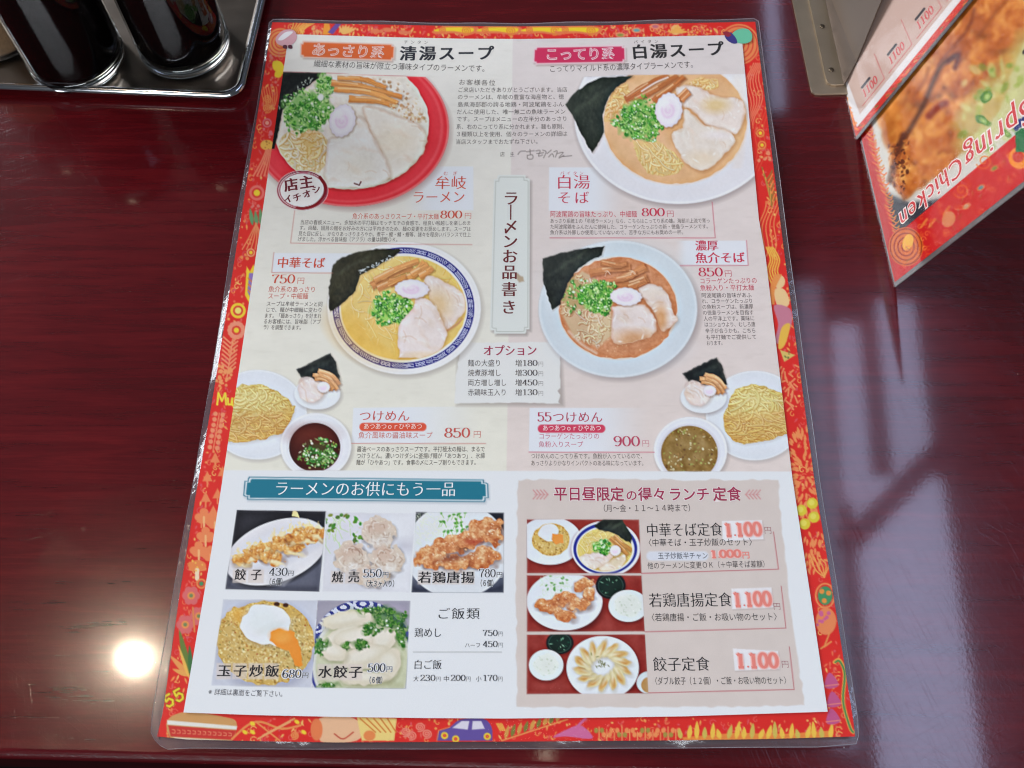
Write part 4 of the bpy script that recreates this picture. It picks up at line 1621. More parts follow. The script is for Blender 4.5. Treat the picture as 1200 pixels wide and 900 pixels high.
pg.ell((795, 345), 300, 242, (60, 66, 140))
pg.ell((795, 350), 272, 216, (232, 228, 226))
pg.ell((790, 352), 258, 204, (230, 206, 130))
r = pg.m_ell((790, 352), 256, 202)
c5 = np.zeros(X.shape)
c5[r[0]] = r[1]
keep = pg.clip
pg.clip = keep * c5
pg.noodles(r, (530, 150, 1050, 560), 120, .6, .7, 14, 1.1, (236, 216, 140), (206, 168, 90), (248, 238, 190), .1)
pg.menma([([(840, 240), (940, 330), (1000, 400)], 5), ([(880, 220), (960, 300), (1040, 360)], 4)], col=(196, 140, 84))
pg.chashu([(545, 430), (700, 380), (860, 400), (840, 460), (720, 530), (600, 510)], (228, 212, 202), (210, 180, 150))
pg.chashu([(740, 530), (900, 430), (980, 410), (950, 520), (850, 560)], (226, 206, 176), (206, 170, 130))
pg.negi((765, 325), 85, 65, 70, (110, 170, 80))
pg.naruto((888, 362), 50, 48)
pg.clip = keep
pg.nori([(690, 130), (780, 70), (950, 70), (1000, 150), (1045, 240), (1030, 290), (960, 250), (860, 190), (740, 170)], (44, 48, 42))
pg.set_clip()

Q = quad([(617.3, 674), (752, 674.3), (755.6, 740), (617.3, 740.4)], "set_meal_photo", TBL)
pg.zoom(590, 550, 3.1027)
pg.noise_on(pg.m_poly([(80, 380), (520, 380), (520, 600), (80, 600)]), 10, 10, 2)
set_plate((222, 480), 138, 106)
pg.zoom(610, 600, 8)
for i in range(90):
    x0, y0 = rng.uniform(180, 480), rng.uniform(590, 790)
    pg.line([(x0, y0), (x0 + rng.uniform(-40, 40), y0 + rng.uniform(-20, 40))], 7, (206, 224, 190), a=.5)
for i in range(14): pg.ell((rng.uniform(230, 450), rng.uniform(595, 740)), 14, 9, (110, 160, 90), rng.uniform(0, 3), a=.8)
for (c, rx, ry, an) in (((600, 680), 110, 60, -.2), ((400, 820), 130, 60, -.2), ((250, 880), 120, 70, .1), ((560, 860), 120, 60, -.2), ((420, 960), 110, 56, .2), ((640, 760), 60, 60, 0)):
    pg.lump(c, rx, ry, an, KG, 70, 2.2)
soup_cup((845, 690), 140, 125)
rice_bowl((1010, 880), 185, 150)
pg.set_clip()

Q = quad([(617.3, 743.7), (756, 743.3), (760, 812.7), (617, 813.6)], "set_meal_photo", TBL)
pg.zoom(610, 700, 7.5)
pg.noise_on(pg.m_poly([(40, 320), (1130, 320), (1130, 860), (40, 860)]), 10, 10, 2)
soup_cup((345, 400), 120, 100)
rice_bowl((225, 595), 152, 136)
set_plate((722, 620), 318, 280)
for i in range(14):
    a0 = i / 14 * 2 * math.pi + .15
    cx, cy = 722 + 175 * math.cos(a0), 605 + 145 * math.sin(a0)
    an = math.atan2(145 * math.sin(a0), 175 * math.cos(a0)) + .5
    pg.ell((cx + 6, cy + 8), 84, 34, (150, 130, 90), an, soft=5, a=.6)
    pg.ell((cx, cy), 84, 34, (222, 204, 156), an, warp=1.2, soft=1.6)
    pg.ell((cx + 26 * math.cos(an), cy + 26 * math.sin(an) - 4), 52, 20, (198, 140, 80), an, warp=1.5, soft=3, a=.85)
    pg.ell((cx - 20 * math.cos(an), cy - 20 * math.sin(an) - 8), 36, 8, (238, 228, 196), an, soft=3, a=.8)
for i in range(16): pg.ell((722 + rng.normal() * 40, 580 + rng.normal() * 30), 12, 5, (110, 110, 64), rng.uniform(0, 3), a=.7)
set_plate((1130, 750), 110, 100, (200, 208, 212))
pg.ell((1130, 770), 70, 70, (180, 140, 96))
pg.set_clip()

# the printed photographs are crisper than the drawing so far: local contrast, then dot gain
def blur(A, r):
    for ax in (0, 1):
        for _ in range(2):
            c = np.cumsum(np.concatenate([np.repeat(A.take([0], ax), r + 1, ax), A, np.repeat(A.take([-1], ax), r, ax)], ax), ax)
            n_ = A.shape[ax]
            A = (c.take(range(2 * r + 1, 2 * r + 1 + n_), ax) - c.take(range(0, n_), ax)) / (2 * r + 1)
    return A


mk_ = (pg.ID > 0).astype(float)[..., None]
inner_ = np.clip(blur(mk_, 2) * 3 - 2, 0, 1)
C0_ = np.clip(pg.C, 0, 255)
sharp_ = C0_ + .45 * (C0_ - blur(C0_, 1)) + .28 * (C0_ - blur(C0_, 7))
pg.C = C0_ * (1 - mk_ * inner_) + np.clip(sharp_, 0, 255) * mk_ * inner_
mph = (pg.ID > 0).astype(float)
xx_ = np.clip(pg.C, 0, 255) / 255
lift = xx_ ** .86
lift = 255 * (.6 * lift + .4 * (lift * lift * (3 - 2 * lift)))
pg.C = np.where(mph[..., None] > 0, np.clip(lift + (fbm(X, Y, 2.4, 12) * 4 + fbm(X, Y, 30, 14) * 4)[..., None], 0, 250), pg.C)
# cards behind the dish names
pg.zoom(0, 0, 1)
CELLS = [(273, 667, 289, 683), (291, 667, 309.5, 683), (388, 669, 403, 684), (404.5, 669, 421.5, 684)] + \
        [(490 + i * 17, 668, 505.5 + i * 17, 685) for i in range(4)] + \
        [(254 + i * 18.6, 777, 271 + i * 18.6, 796) for i in range(4)] + [(372 + i * 18, 778, 389 + i * 18, 797) for i in range(3)]
for (a, b, c, d) in CELLS:
    pg.poly([(a, b), (c, b + .3), (c - .6, d), (a - .6, d)], (228, 214, 206), a=.72, soft=1.4)
pg.poly([(314, 668), (346, 668), (345, 676.5), (333, 687), (313, 686.5)], (222, 220, 226), a=.5, soft=3)

print("page painted")
PARENTS = {}


def page_parent(i, objs):
    return menu if i == 0 else objs[0]


pg_objs = pg.build(lambda a, b: on_menu(a, b, .00125), PID, page_parent)
page_obj = pg_objs[0]

# ================================================================== border sheet
XB, YB = coons(RED_T, RED_B, RED_L, RED_R, 800, 880)
bd = Canvas(XB, YB, (228, 46, 40))
bd.C += (fbm(XB, YB, 40, 2) * 5)[..., None]
GO, YE, PK, PU, GR = (240, 150, 84), (246, 214, 58), (230, 130, 120), (120, 84, 160), (70, 150, 100)


def spiral(c, r, col, w=1.6, turns=2.3, ph=0):
    t = np.linspace(0, turns * 2 * math.pi, int(14 * turns))
    q = r * (.12 + .88 * t / t[-1])
    bd.line(np.stack([c[0] + q * np.cos(t + ph), c[1] + q * np.sin(t + ph) * .9], 1), w, col)


def wavelines(x0, x1, y0, y1, n, col, amp=4, w=1.2, vert=True):
    for i in range(n):
        xx = x0 + (x1 - x0) * (i + .5) / n
        ys = np.linspace(y0, y1, 12)
        bd.line(np.stack([xx + amp * np.sin(ys / 9 + i * .25) + (ys - y0) * -.12, ys], 1), w, col, a=.95)


def dots(c, r, n, col, s=(.8, 2)):
    for i in range(n):
        bd.ell((c[0] + rng.uniform(-r, r), c[1] + rng.uniform(-r, r)), *(2 * [rng.uniform(*s)]), col)


def bud(c, r, col1, col2):
    bd.ell(c, r, r, col1)
    bd.ell(c, r * .66, r * .66, (226, 60, 52))
    bd.ell(c, r * .42, r * .42, col2)


def leaf(a, b, w, col):
    a, b = np.array(a, float), np.array(b, float)
    d = b - a
    n = np.array([-d[1], d[0]]) / (np.hypot(*d) + 1e-6)
    bd.poly(smooth_pts([a, a + d * .4 + n * w / 2, b, a + d * .4 - n * w / 2], True, 4), col)


# small filling all round
for i in range(1300):
    sd = i % 4
    t = rng.random()
    if sd == 0: x0, y0 = 316 - 128 * t + rng.uniform(2, 20), 40 + 820 * t
    elif sd == 1: x0, y0 = 868 + 100 * t + rng.uniform(6, 28), 50 + 800 * t
    elif sd == 2: x0, y0 = 330 + 540 * t, rng.uniform(30, 43)
    else: x0, y0 = 195 + 790 * t, rng.uniform(842, 868)
    c_ = [(240, 120, 84), (246, 168, 90), (236, 100, 90), (248, 196, 110), (226, 90, 96)][rng.integers(5)]
    if i % 3 == 0: bd.ell((x0, y0), rng.uniform(.7, 1.8), rng.uniform(.7, 1.8), c_)
    elif i % 3 == 1: leaf((x0, y0), (x0 + rng.uniform(-5, 5), y0 + rng.uniform(3, 7)), 2.2, c_)
    else:
        t2 = np.linspace(0, rng.uniform(3, 6), 9)
        bd.line(np.stack([x0 + (1 + .6 * t2) * np.cos(t2), y0 + (1 + .6 * t2) * np.sin(t2)], 1), 1.0, c_)
# left side, from top to bottom
bd.ell((329, 50), 17, 17, GO)
for i in range(3): bd.ring((329, 50), 15 - i * 4, 15 - i * 4, 1.2, (226, 60, 52))
leaf((320, 72), (334, 86), 13, YE)
leaf((322, 90), (332, 82), 9, YE)
dots((322, 62), 6, 6, PK)
dots((323, 96), 6, 6, PK)
wavelines(308, 324, 102, 128, 7, (243, 150, 90), 3, 1.2)
spiral((313, 116), 5.5, (243, 160, 90), 1.1)
spiral((313, 127), 6, (243, 160, 90), 1.1)
bud((313, 144), 5.5, (226, 120, 130), (240, 170, 150))
dots((314, 155), 6, 5, (230, 130, 140), (1, 2.2))
bd.ell((313, 170), 8, 6, (244, 190, 90))
dots((313, 170), 5, 7, (190, 120, 60), (.6, 1))
for i in range(6): bd.line([(312 + i * 1.6, 176), (306 + i * 2.6, 190), (297 + i * 4.2, 206)], 2, (245, 140, 110), smooth=True)
bud((301, 226), 9, (240, 120, 110), YE)
dots((299, 242), 6, 7, PK)
for i in range(3): leaf((296 + i * 5, 264), (293 + i * 6, 244 + 3 * (i % 2)), 5, (110, 160, 110))
for i in range(6): bd.line([(300, 262), (292 + i * 3, 278), (284 + i * 5, 292)], 1.4, (240, 150, 100), smooth=True)
bud((294, 296), 5, (240, 170, 120), YE)
dots((286, 302), 4, 5, GO)
bd.poly([(289, 312), (293, 318), (297, 310), (301, 318), (305, 309), (304, 350), (296, 362), (287, 346)], YE)
bd.poly([(292, 320), (303, 320), (302, 344), (296, 354), (290, 342)], (150, 120, 190))
for yy in (326, 333, 340): bd.line([(291, yy), (296, yy + 5), (302, yy)], 1.6, (226, 130, 80))
bud((279, 364), 9, YE, (246, 230, 120))
for i in range(14):
    t = i / 14 * 6.283
    bd.ell((277 + 8 * math.cos(t), 387 + 8 * math.sin(t)), 2.8, 2.8, (243, 150, 120))
bd.ell((277, 387), 5, 5, (226, 70, 54))
bd.ell((277, 387), 3, 3, YE)
for i in range(8):
    yy = 398 + i * 5
    bd.line([(270 - i * .3, yy + 4), (262 - i * .4, yy - 3)], 2, (243, 150, 110))
    bd.line([(270 - i * .3, yy + 4), (279 - i * .5, yy - 3)], 2, (243, 150, 110))
bd.line([(273, 396), (266, 442)], 1.6, (243, 150, 110))
dots((264, 436), 8, 18, (244, 160, 100), (1, 2.6))
dots((259, 448), 7, 12, (244, 160, 100), (1, 2.4))
# a hand drawn word, partly under the page
for st in ([(254.5, 474), (256, 460.5), (260, 470), (264, 461), (265, 474)], [(267, 467), (267.5, 474), (271, 474), (272, 467), (272.5, 475)], [(280, 465), (275, 467), (276, 473), (280, 471), (280, 464), (280, 478), (274, 477)], [(281, 470), (284, 468), (284, 474)]):
    bd.line(st, 2.4, (248, 226, 70), smooth=False)
for i in range(7):
    yy = 484 + i * 6.5
    bx = 257 - i * 1.1
    bd.line([(bx, yy), (bx - 1, yy + 7)], 1.4, (244, 140, 100))
    bd.ell((bx - 4.5, yy + 1), 2.7, 2.7, (244, 150, 110))
    bd.ell((bx + 4, yy + 2), 2.7, 2.7, (244, 150, 110))
for (x, y) in ((252, 540), (261, 556), (243, 562), (255, 582), (241, 586), (250, 602), (236, 610)):
    bd.poly([(x, y - 10), (x + 6, y + 2), (x - 6, y + 2)], (244, 140, 90))
    bd.line([(x, y), (x, y + 8)], 2, (244, 140, 90))
for (x, y) in ((239, 606), (252, 612), (241, 628), (233, 645), (247, 650)):
    for o in ((-6, 0), (6, 0), (0, -6), (-3, 3), (4, 3), (0, 0)): bd.ell((x + o[0], y + o[1]), 5, 4.6, (244, 140, 90))
    bd.line([(x, y), (x, y + 12)], 2.4, (250, 190, 130))
bd.poly(smooth_pts([(221, 668), (232, 656), (242, 668)], True, 5), (244, 150, 90))
bd.ell((231, 663), 10.5, 6.5, (240, 140, 80))
bd.line([(231, 668), (231, 678)], 5, (250, 226, 190))
dots((231, 663), 7, 6, (250, 200, 90), (.8, 1.4))
bud((236, 684), 6, GO, GR)
for c in ((224, 698), (217, 732), (233, 722)):
    for i in range(6):
        t = i / 6 * 6.283
        bd.ell((c[0] + 6 * math.cos(t), c[1] + 6.5 * math.sin(t)), 4.6, 5, (224, 110, 110))
    bd.ell(c, 4.5, 4.5, GO)
    bd.ell(c, 2.2, 2.2, (120, 140, 90))
bd.line([(226, 712), (228, 740)], 2, (230, 140, 80))
for a, b, w, c_ in (((222, 792), (210, 738), 8, (110, 130, 60)), ((222, 792), (199, 768), 7, (240, 160, 90)), ((224, 792), (222, 756), 6, (70, 120, 70)), ((222, 792), (202, 784), 6, (240, 170, 90)), ((222, 796), (209, 756), 4, (246, 190, 90))):
    leaf(a, b, w, c_)
for dx in (0, 11.5):     # 55
    ox, oy = 197 + dx, 829 - dx * .55
    Rr = lambda p: (ox + p[0] * .86 + p[1] * .5, oy - p[0] * .5 + p[1] * .86)
    pts = [(9, -13), (2, -13), (1.5, -7), (6, -8.5), (9, -5), (7, -.5), (2, 0), (0, -2.5)]
    bd.line([Rr(p) for p in pts], 3.6, (120, 60, 20), smooth=False)
    bd.line([Rr(p) for p in pts], 2.6, (248, 224, 60), smooth=False)
# bottom side
bd.poly(smooth_pts([(196, 844), (220, 834), (262, 840), (277, 846), (274, 864), (262, 874), (215, 874), (200, 866)], True, 4), (214, 160, 100))
bd.poly([(196, 844), (278, 851), (277, 855), (196, 849)], (240, 236, 226))
bd.poly([(197, 850), (277, 856), (272, 867), (200, 863)], (210, 56, 50))
for i in range(12): bd.line([(202 + i * 6, 855 + i * .35), (205 + i * 6, 855.5 + i * .35), (205 + i * 6, 859 + i * .3), (202 + i * 6, 859 + i * .3)], .9, (238, 150, 110))
bd.poly([(203, 864), (270, 868), (262, 872), (212, 871)], (238, 228, 206))
bd.line([(272, 866), (290, 850), (306, 846), (330, 854), (352, 850)], 2.6, GO, smooth=True)
bd.line([(300, 846), (328, 868)], 2, GO)
bd.line([(308, 862), (345, 842)], 2, (240, 170, 110))
bd.line([(302, 866), (340, 846)], 2, (240, 170, 110))
for c in ((287, 858), (296, 848), (296, 858), (348, 846), (356, 858)): bd.ell(c, 3.4, 2.2, (248, 216, 60), .6)
spiral((345, 862), 5, GO, 1.6)
# a reclining round face
bd.poly(smooth_pts([(374, 842), (410, 840), (424, 852), (418, 868), (376, 869)], True, 4), (240, 190, 150))
bd.ell((371, 855), 7, 13, (238, 130, 80))
bd.poly([(418, 840), (465, 842), (462, 868), (424, 868)], (244, 214, 130))
for i in range(5): bd.line([(422 + i * 8, 842), (440 + i * 6, 858)], 1.6, (220, 130, 60))
bd.line([(392, 860), (402, 866), (414, 858)], 1.6, (200, 80, 60), smooth=True)
bd.ell((433, 862), 7, 6, (238, 140, 80))
for c in ((475, 858), (482, 862), (492, 852), (500, 860)): spiral(c, 6, (240, 140, 120), 1.6)
# small purple car
bd.poly(smooth_pts([(512, 868), (514, 857), (526, 853), (540, 843), (566, 842), (576, 852), (577, 866)], False, 3).tolist() + [(577, 868), (512, 868)], (104, 84, 160))
bd.poly([(530, 853), (541, 845), (550, 845), (548, 855)], (226, 220, 234))
bd.poly([(554, 845), (564, 845), (568, 854), (553, 855)], (226, 220, 234))
for c in ((521, 862), (534, 866), (571, 863)): bd.ell(c, 4.2, 4.2, YE); bd.ell(c, 2.2, 2.2, (226, 90, 60))
bd.line([(512, 868), (514, 856), (527, 852)], 1, GO)
for i in range(5): bd.line([(582 + i * 1.5, 848), (586 + i * 1.5, 856)], 1.2, (244, 190, 80))
for i in range(9):
    leaf((592 + i * 7.5, 866 - i * 2.6), (596 + i * 7.5, 850 - i * 1.7), 5, (130, 130, 60) if i % 2 else (220, 160, 80))
bd.line([(588, 868), (665, 843)], 1.6, (240, 160, 90))
bd.poly(smooth_pts([(648, 864), (662, 856), (680, 850), (694, 862), (690, 866), (664, 863)], True, 4), (214, 110, 160))
bd.line([(672, 856), (686, 842)], 3, (214, 110, 160))
for i in range(11):
    x = 702 + i * 9
    bd.line([(x, 868), (x, 852 + (i % 3) * 3)], 1.4, (244, 160, 100))
    for sgn in (-1, 1): bd.ell((x + sgn * 3.4, 856 + (i % 2) * 5), 2.6, 3.2, (244, 150, 90) if i % 3 else (170, 150, 70))
bd.poly([(800, 869), (800, 864), (860, 859), (920, 860), (976, 856), (976, 869)], (240, 140, 66))
for i in range(20):
    x = 798 + i * 9.2
    h = 12 + 9 * ((i * 7) % 5) / 4
    leaf((x, 866), (x + rng.uniform(-4, 5), 866 - h), 6, (246, 200, 80) if i % 3 else (214, 190, 90))
# right side
bd.ell((866, 52), 24, 24, (240, 140, 84))
for i in range(4): bd.ring((866, 52), 22 - i * 5, 22 - i * 5, 1.3, (224, 60, 52))
wavelines(878, 896, 74, 150, 6, (246, 150, 110), 4, 1.2)
wavelines(884, 902, 130, 200, 4, (236, 90, 60), 3, 1)
for c in ((891, 156), (893, 170)): bud(c, 5, (240, 150, 80), YE)
dots((896, 182), 7, 12, (240, 150, 110))
for i in range(9): bd.line([(893 + i * 1.4, 196 + i * 4), (898 + i * .8, 210 + i * 4), (905 + i * .4, 200 + i * 4)], 1.4, (240, 160, 80) if i % 2 else (150, 130, 60), smooth=True)
wavelines(893, 915, 236, 300, 5, (246, 150, 90), 3, 1.4)
for i in range(5): bd.line([(898 + i * 2, 290), (903 + i * 2.6, 304), (899 + i * 3, 318), (905 + i * 3, 334)], 1.8, (244, 190, 80), smooth=True)
bd.ell((913, 330), 7, 8, (244, 206, 150))
for i in range(6): bd.line([(908 + i * 1.5, 322), (903 + i, 338), (904 + i * .6, 356)], 1.5, (240, 150, 80), smooth=True)
bd.poly(smooth_pts([(909, 338), (920, 340), (925, 356), (914, 362), (908, 350)], True, 4), (244, 206, 150))
bd.poly(smooth_pts([(907, 358), (926, 362), (927, 382), (914, 402), (908, 398), (912, 380)], True, 4), (206, 130, 150))
bd.poly(smooth_pts([(916, 384), (926, 380), (920, 404), (912, 408)], True, 4), (240, 190, 80))
bd.poly([(914, 410), (932, 416), (919, 424)], (226, 196, 110))
dots((922, 416), 4, 6, (110, 120, 60), (.6, 1.1))
for i in range(26):
    bx, by = 918 + rng.uniform(-3, 14), 428 + i * 2
    bd.line([(bx, by), (bx + rng.uniform(-7, 7), by + rng.uniform(2, 8))], 2, (242, 150, 100))
for i in range(150):
    t = rng.uniform(0, 6.28)
    q = math.sqrt(rng.random())
    c = (944 + 20 * q * math.cos(t), 556 + 52 * q * math.sin(t))
    leaf(c, (c[0] + 7 * math.cos(t), c[1] + 9 * math.sin(t)), 3.4, (244, 150, 90))
for c in ((939, 598), (952, 590), (954, 606), (943, 614)): bd.ell(c, 6.5, 6.5, (226, 206, 60)); bd.ell((c[0] - 1, c[1] - 1), 3.5, 3.5, (236, 222, 100))
for i in range(34):
    c = (944 + rng.uniform(0, 20), 622 + rng.uniform(0, 44))
    leaf(c, (c[0] + rng.uniform(-3, 3), c[1] + 8), 3, (244, 150, 90))
for i in range(5): bd.line([(950 + i * 4, 652 + i), (956 + i * 4, 668 - i * 2), (966, 676)], 1.6, (244, 170, 90), smooth=True)
bd.ring((967, 698), 12, 15, 2, (244, 150, 90))
bd.ell((967, 698), 8.5, 11, GR)
for c in ((963, 693), (971, 695), (966, 704)): bd.ell(c, 3, 3, (240, 150, 70))
bd.ell((968, 728), 12, 16, (240, 140, 90))
dots((966, 726), 8, 9, (214, 100, 150), (1.6, 2.6))
bd.line([(972, 742), (966, 758), (974, 752), (962, 760)], 2, GO)
bd.line([(978, 776), (984, 774), (990, 790), (988, 822), (996, 852), (1000, 858)], 4.4, (244, 170, 80), smooth=True)
bd.line([(979, 776), (984, 775), (990, 790), (988, 822), (996, 852), (1000, 858)], 2.2, (70, 140, 80), smooth=True)
for c in ((974, 798), (977, 820), (976, 840)):
    bd.poly(smooth_pts([(c[0] - 8, c[1] + 6), (c[0] - 2, c[1] - 10), (c[0] + 9, c[1] + 4), (c[0], c[1] + 9)], True, 4), (200, 90, 140))
    bd.line([(c[0] - 8, c[1] + 6), (c[0] + 9, c[1] + 4)], 1.2, (240, 140, 120))
# top side
for i in range(7): bd.line([(336 + i * 3, 42), (342 + i * 2.4, 34), (344 + i * 4, 27)], 1.5, (244, 190, 90), smooth=True)
dots((372, 36), 8, 16, (236, 170, 110), (.8, 2))
bd.poly([(380, 26), (386, 28), (388, 40), (378, 41)], (244, 160, 60))
bd.poly([(384, 38), (394, 27), (400, 28), (390, 40)], (110, 80, 160))
for i in range(6): leaf((402, 40), (398 + i * 4, 28 + abs(i - 2) * 1.5), 4, (244, 190, 110))
dots((420, 32), 6, 7, (244, 200, 120), (.8, 1.8))
for c in ((440, 36.5), (454, 35), (473, 38)):
    bd.ell(c, 6, 2.6, (236, 130, 90), .1)
    bd.ell((c[0] + 7, c[1]), 2.2, 2.2, (236, 130, 90))
for xa, xb in ((506, 560), (556, 612), (608, 664), (650, 706)):
    bd.poly(smooth_pts([(xa, 37), (xa + 10, 33), (xa + 16, 30), (xb - 6, 31), (xb, 36), (xb - 10, 41), (xa + 26, 39), (xa + 6, 40)], True, 5), (240, 130, 80))
    bd.poly(smooth_pts([(xa + 3, 36.5), (xa + 13, 32.5), (xb - 9, 32.5), (xb - 5, 36), (xb - 13, 38.5), (xa + 26, 36.5)], True, 5), (248, 216, 50))
    spiral((xb - 14, 36), 6, (240, 140, 60), 1.3)
    spiral((xa + 12, 35), 4.5, (240, 120, 70), 1.2)
for c, cc in (((727, 41), (150, 150, 70)), ((746, 35.5), (110, 170, 170)), ((768, 31), (200, 110, 130))):
    bd.ell(c, 6, 3.2, (244, 150, 110), .1)
    bd.ell(c, 3.6, 1.8, cc)
    bd.poly([(c[0] + 5, c[1]), (c[0] + 9, c[1] - 3), (c[0] + 9, c[1] + 3)], (244, 150, 110))
bd.ell((792, 35), 6, 6, (246, 190, 120))
for i in range(7): leaf((792, 38), (783 + i * 4, 28 + abs(i - 3) * 3), 3.4, (246, 180, 90))
dots((812, 40), 6, 8, (244, 170, 100))

inner = bd.m_poly([(345, 48), (865, 47), (922, 560), (962, 828), (224, 829), (268, 560)], 1, raw=True)
keepB = np.ones(XB.shape, bool)
full_in = np.zeros(XB.shape)
full_in[inner[0]] = inner[1]
keepB = full_in < .5
bobj = bd.build(lambda a, b: on_menu(a, b, .00065), {0: "border_print"}, lambda i, o: menu, keepB)
print("border painted")

# ================================================================== lettering on the page
DARK, DK2 = (52, 46, 46), (84, 76, 72)
ORG, ROSE, MAU = (214, 84, 60), (208, 52, 84), (168, 52, 86)
txt("あっさり系", 364.5, 66, 450.5, 70, 15.5, (244, 226, 222), 'fat', 'heading_text')
txt("あっさり系", 364.5, 66, 450.5, 70, 15.5, (232, 132, 96), "light", "heading_inline", layer=2)
txt("こってり系", 638.5, 72, 721, 71, 15.5, (226, 110, 142), "light", "heading_inline", layer=2)
txt("清湯スープ", 467, 72, 580, 71.5, 18, (48, 50, 58), 'brush', 'heading_text')
txt("チンタン", 472, 53, 503, 53.5, 4.6, DK2, 'small', 'ruby_text')
txt("繊細な素材の旨味が際立つ薄味タイプのラーメンです。", 367.5, 80, 573, 86, 9.0, (70, 64, 62), 'small', 'caption_text')
txt("お客様各位", 537, 101, 581, 102, 7.2, DK2, 'small', 'heading_text')
for i, (s, xl, xr) in enumerate((("ご来店いただきありがとうございます。当店", 536.5, 665), ("のラーメンは、牟岐の豊富な海産物と、徳", 536, 661), ("島県海部郡の誇る地鶏・阿波尾鶏をふん", 536, 661), ("だんに使用した、唯一無二の魚味ラーメン", 535, 663),
                           ("です。スープはメニューの左半分のあっさり", 535, 665), ("系、右のこってり系に分かれます。麺も原則、", 534.5, 665), ("3種類以上を使用、個々のラーメンの詳細は".replace('3', '３'), 534, 665), ("当店スタッフまでおたずね下さい。", 534, 634))):
    y = (109.8, 118.2, 127, 135.6, 144, 153, 161.6, 170.6)[i]
    txt(s, xl, y, xr, y - .3, 6.6, (96, 88, 84), 'small', 'paragraph_text')
txt("店 主", 586, 185, 603, 185, 6, DK2, 'small', 'caption_text')
txt("こってり系", 638.5, 72, 721, 71, 15.5, (248, 226, 232), 'fat', 'heading_text')
txt("白湯スープ", 739, 70.5, 850, 66, 18, (48, 46, 48), 'brush', 'heading_text')
txt("パイタン", 741, 53, 773, 52, 4.6, DK2, 'small', 'ruby_text')
txt("こってりマイルド系の濃厚タイプラーメンです。", 643.5, 86.2, 817, 80.8, 9.0, (78, 68, 66), 'small', 'caption_text')
txt("牟岐", 509, 223, 547, 223, 17, ORG, 'min', 'dish_name')
txt("むぎ", 517, 207, 539, 207, 5, ORG, 'small', 'ruby_text')
txt("ラーメン", 482.5, 239.5, 545.5, 239, 16, ORG, 'min', 'dish_name')
txt("魚介系のあっさりスープ・平打太麺", 413, 258, 514.5, 258.5, 7.4, ORG, 'small', 'caption_text')
for i, (s, x0, y0, x1, y1) in enumerate((("当店の看板メニュー。多加水の平打麺はモッチモチの食感で、程良い喉越しを楽しめま", 352, 264.5, 552, 265.5), ("す。尚麺、固目の麺をお好みの方には平内きのため、麺の変更をお奨めします。スープは", 351, 271, 552, 272.5),
                      ("見た目に反し、かなりあっさりまろやか。煮干・鰹・鯖・鰹等、諸々を程良いバランスで仕上", 350, 277.8, 552, 279), ("げました。浮かべる旨味脂（アブラ）の量は調整ＯＫ。", 349, 284.3, 469, 284.8))):
    txt(s, x0, y0, x1, y1, 6.0, (92, 82, 76), 'small', 'paragraph_text')
txt("中華そば", 324.5, 315, 381, 315.5, 13.5, ORG, 'minb', 'dish_name')
txt("円", 348, 334, 357.5, 334, 8.5, ORG, 'light', 'price_text')
txt("魚介系のあっさり", 314.8, 343.5, 370.5, 344, 7.6, ORG, 'small', 'caption_text')
txt("スープ・中細麺", 314, 351.5, 361.5, 351.8, 7.6, ORG, 'small', 'caption_text')
for s, x0, y, x1 in (("スープは牟岐ラーメンと同", 312.5, 360, 378.5), ("じで、麺が中細麺に変わり", 311.5, 367, 378), ("ます。「麺あっさり」を好まれ", 310, 373.9, 377), ("るお客様には、旨味脂（アブ", 309, 380.7, 376.5), ("ラ）を調整できます。", 308.5, 387.5, 356)):
    txt(s, x0, y, x1, y + .5, 6.2, (84, 74, 70), 'small', 'paragraph_text')
txt("白湯", 651, 222.5, 692, 222.5, 18, ROSE, 'min', 'dish_name')
txt("パイタン", 655, 206.5, 685, 206.5, 4.6, ROSE, 'small', 'ruby_text')
txt("そば", 651, 240, 692, 240, 16, ROSE, 'min', 'dish_name')
txt("阿波尾鶏の旨味たっぷり、中細麺", 644.5, 256, 746.5, 256, 8.2, ROSE, 'small', 'caption_text')
for s, x0, y, x1 in (("あっさり系統１の「牟岐ラーメン」なら、こちらはこってり系の雄。海部川上流で育っ", 644.5, 263, 832), ("た阿波尾鶏をふんだんに使用した、コラーゲンたっぷりの新・徳島ラーメンです。", 644.5, 269.8, 832.5), ("魚介系以外豚しか使用していないので、苦手な方にもお奨めの一杯。", 644.5, 276.5, 803.5)):
    txt(s, x0, y, x1, y - .4, 6.0, (100, 84, 80), 'small', 'paragraph_text')
txt("濃厚", 814.5, 295, 842, 294.6, 13, ROSE, 'minb', 'dish_name')
txt("魚介そば", 814.5, 309.6, 873, 309, 13.5, ROSE, 'minb', 'dish_name')
txt("円", 848.5, 325.6, 858, 325.4, 8.5, ROSE, 'light', 'price_text')
txt("コラーゲンたっぷりの", 819.5, 334, 887, 333.4, 7.6, ROSE, 'small', 'caption_text')
txt("魚粉入り・平打太麺", 820, 342.2, 883.5, 341.6, 7.6, ROSE, 'small', 'caption_text')
for s, x0, y, x1 in (("阿波尾鶏の旨味があふ", 821.5, 350.4, 880.5), ("れ、コラーゲンたっぷり", 822, 357, 882), ("の魚粉スープは、新濃厚", 822.5, 363.8, 882.5), ("の徳島ラーメンを目指す", 823, 370.6, 883), ("人の平洋上です。薬味に", 824, 377.5, 884),
                     ("はコショウより、むしろ唐", 825, 384.5, 885), ("辛子が合うかも。こちら", 826, 391.8, 885.5), ("も平打麺でご提供して", 826.5, 399.2, 886.5), ("おります。", 827.5, 406.2, 849)):
    txt(s, x0, y, x1, y - .4, 6.2, (96, 84, 82), 'small', 'paragraph_text')
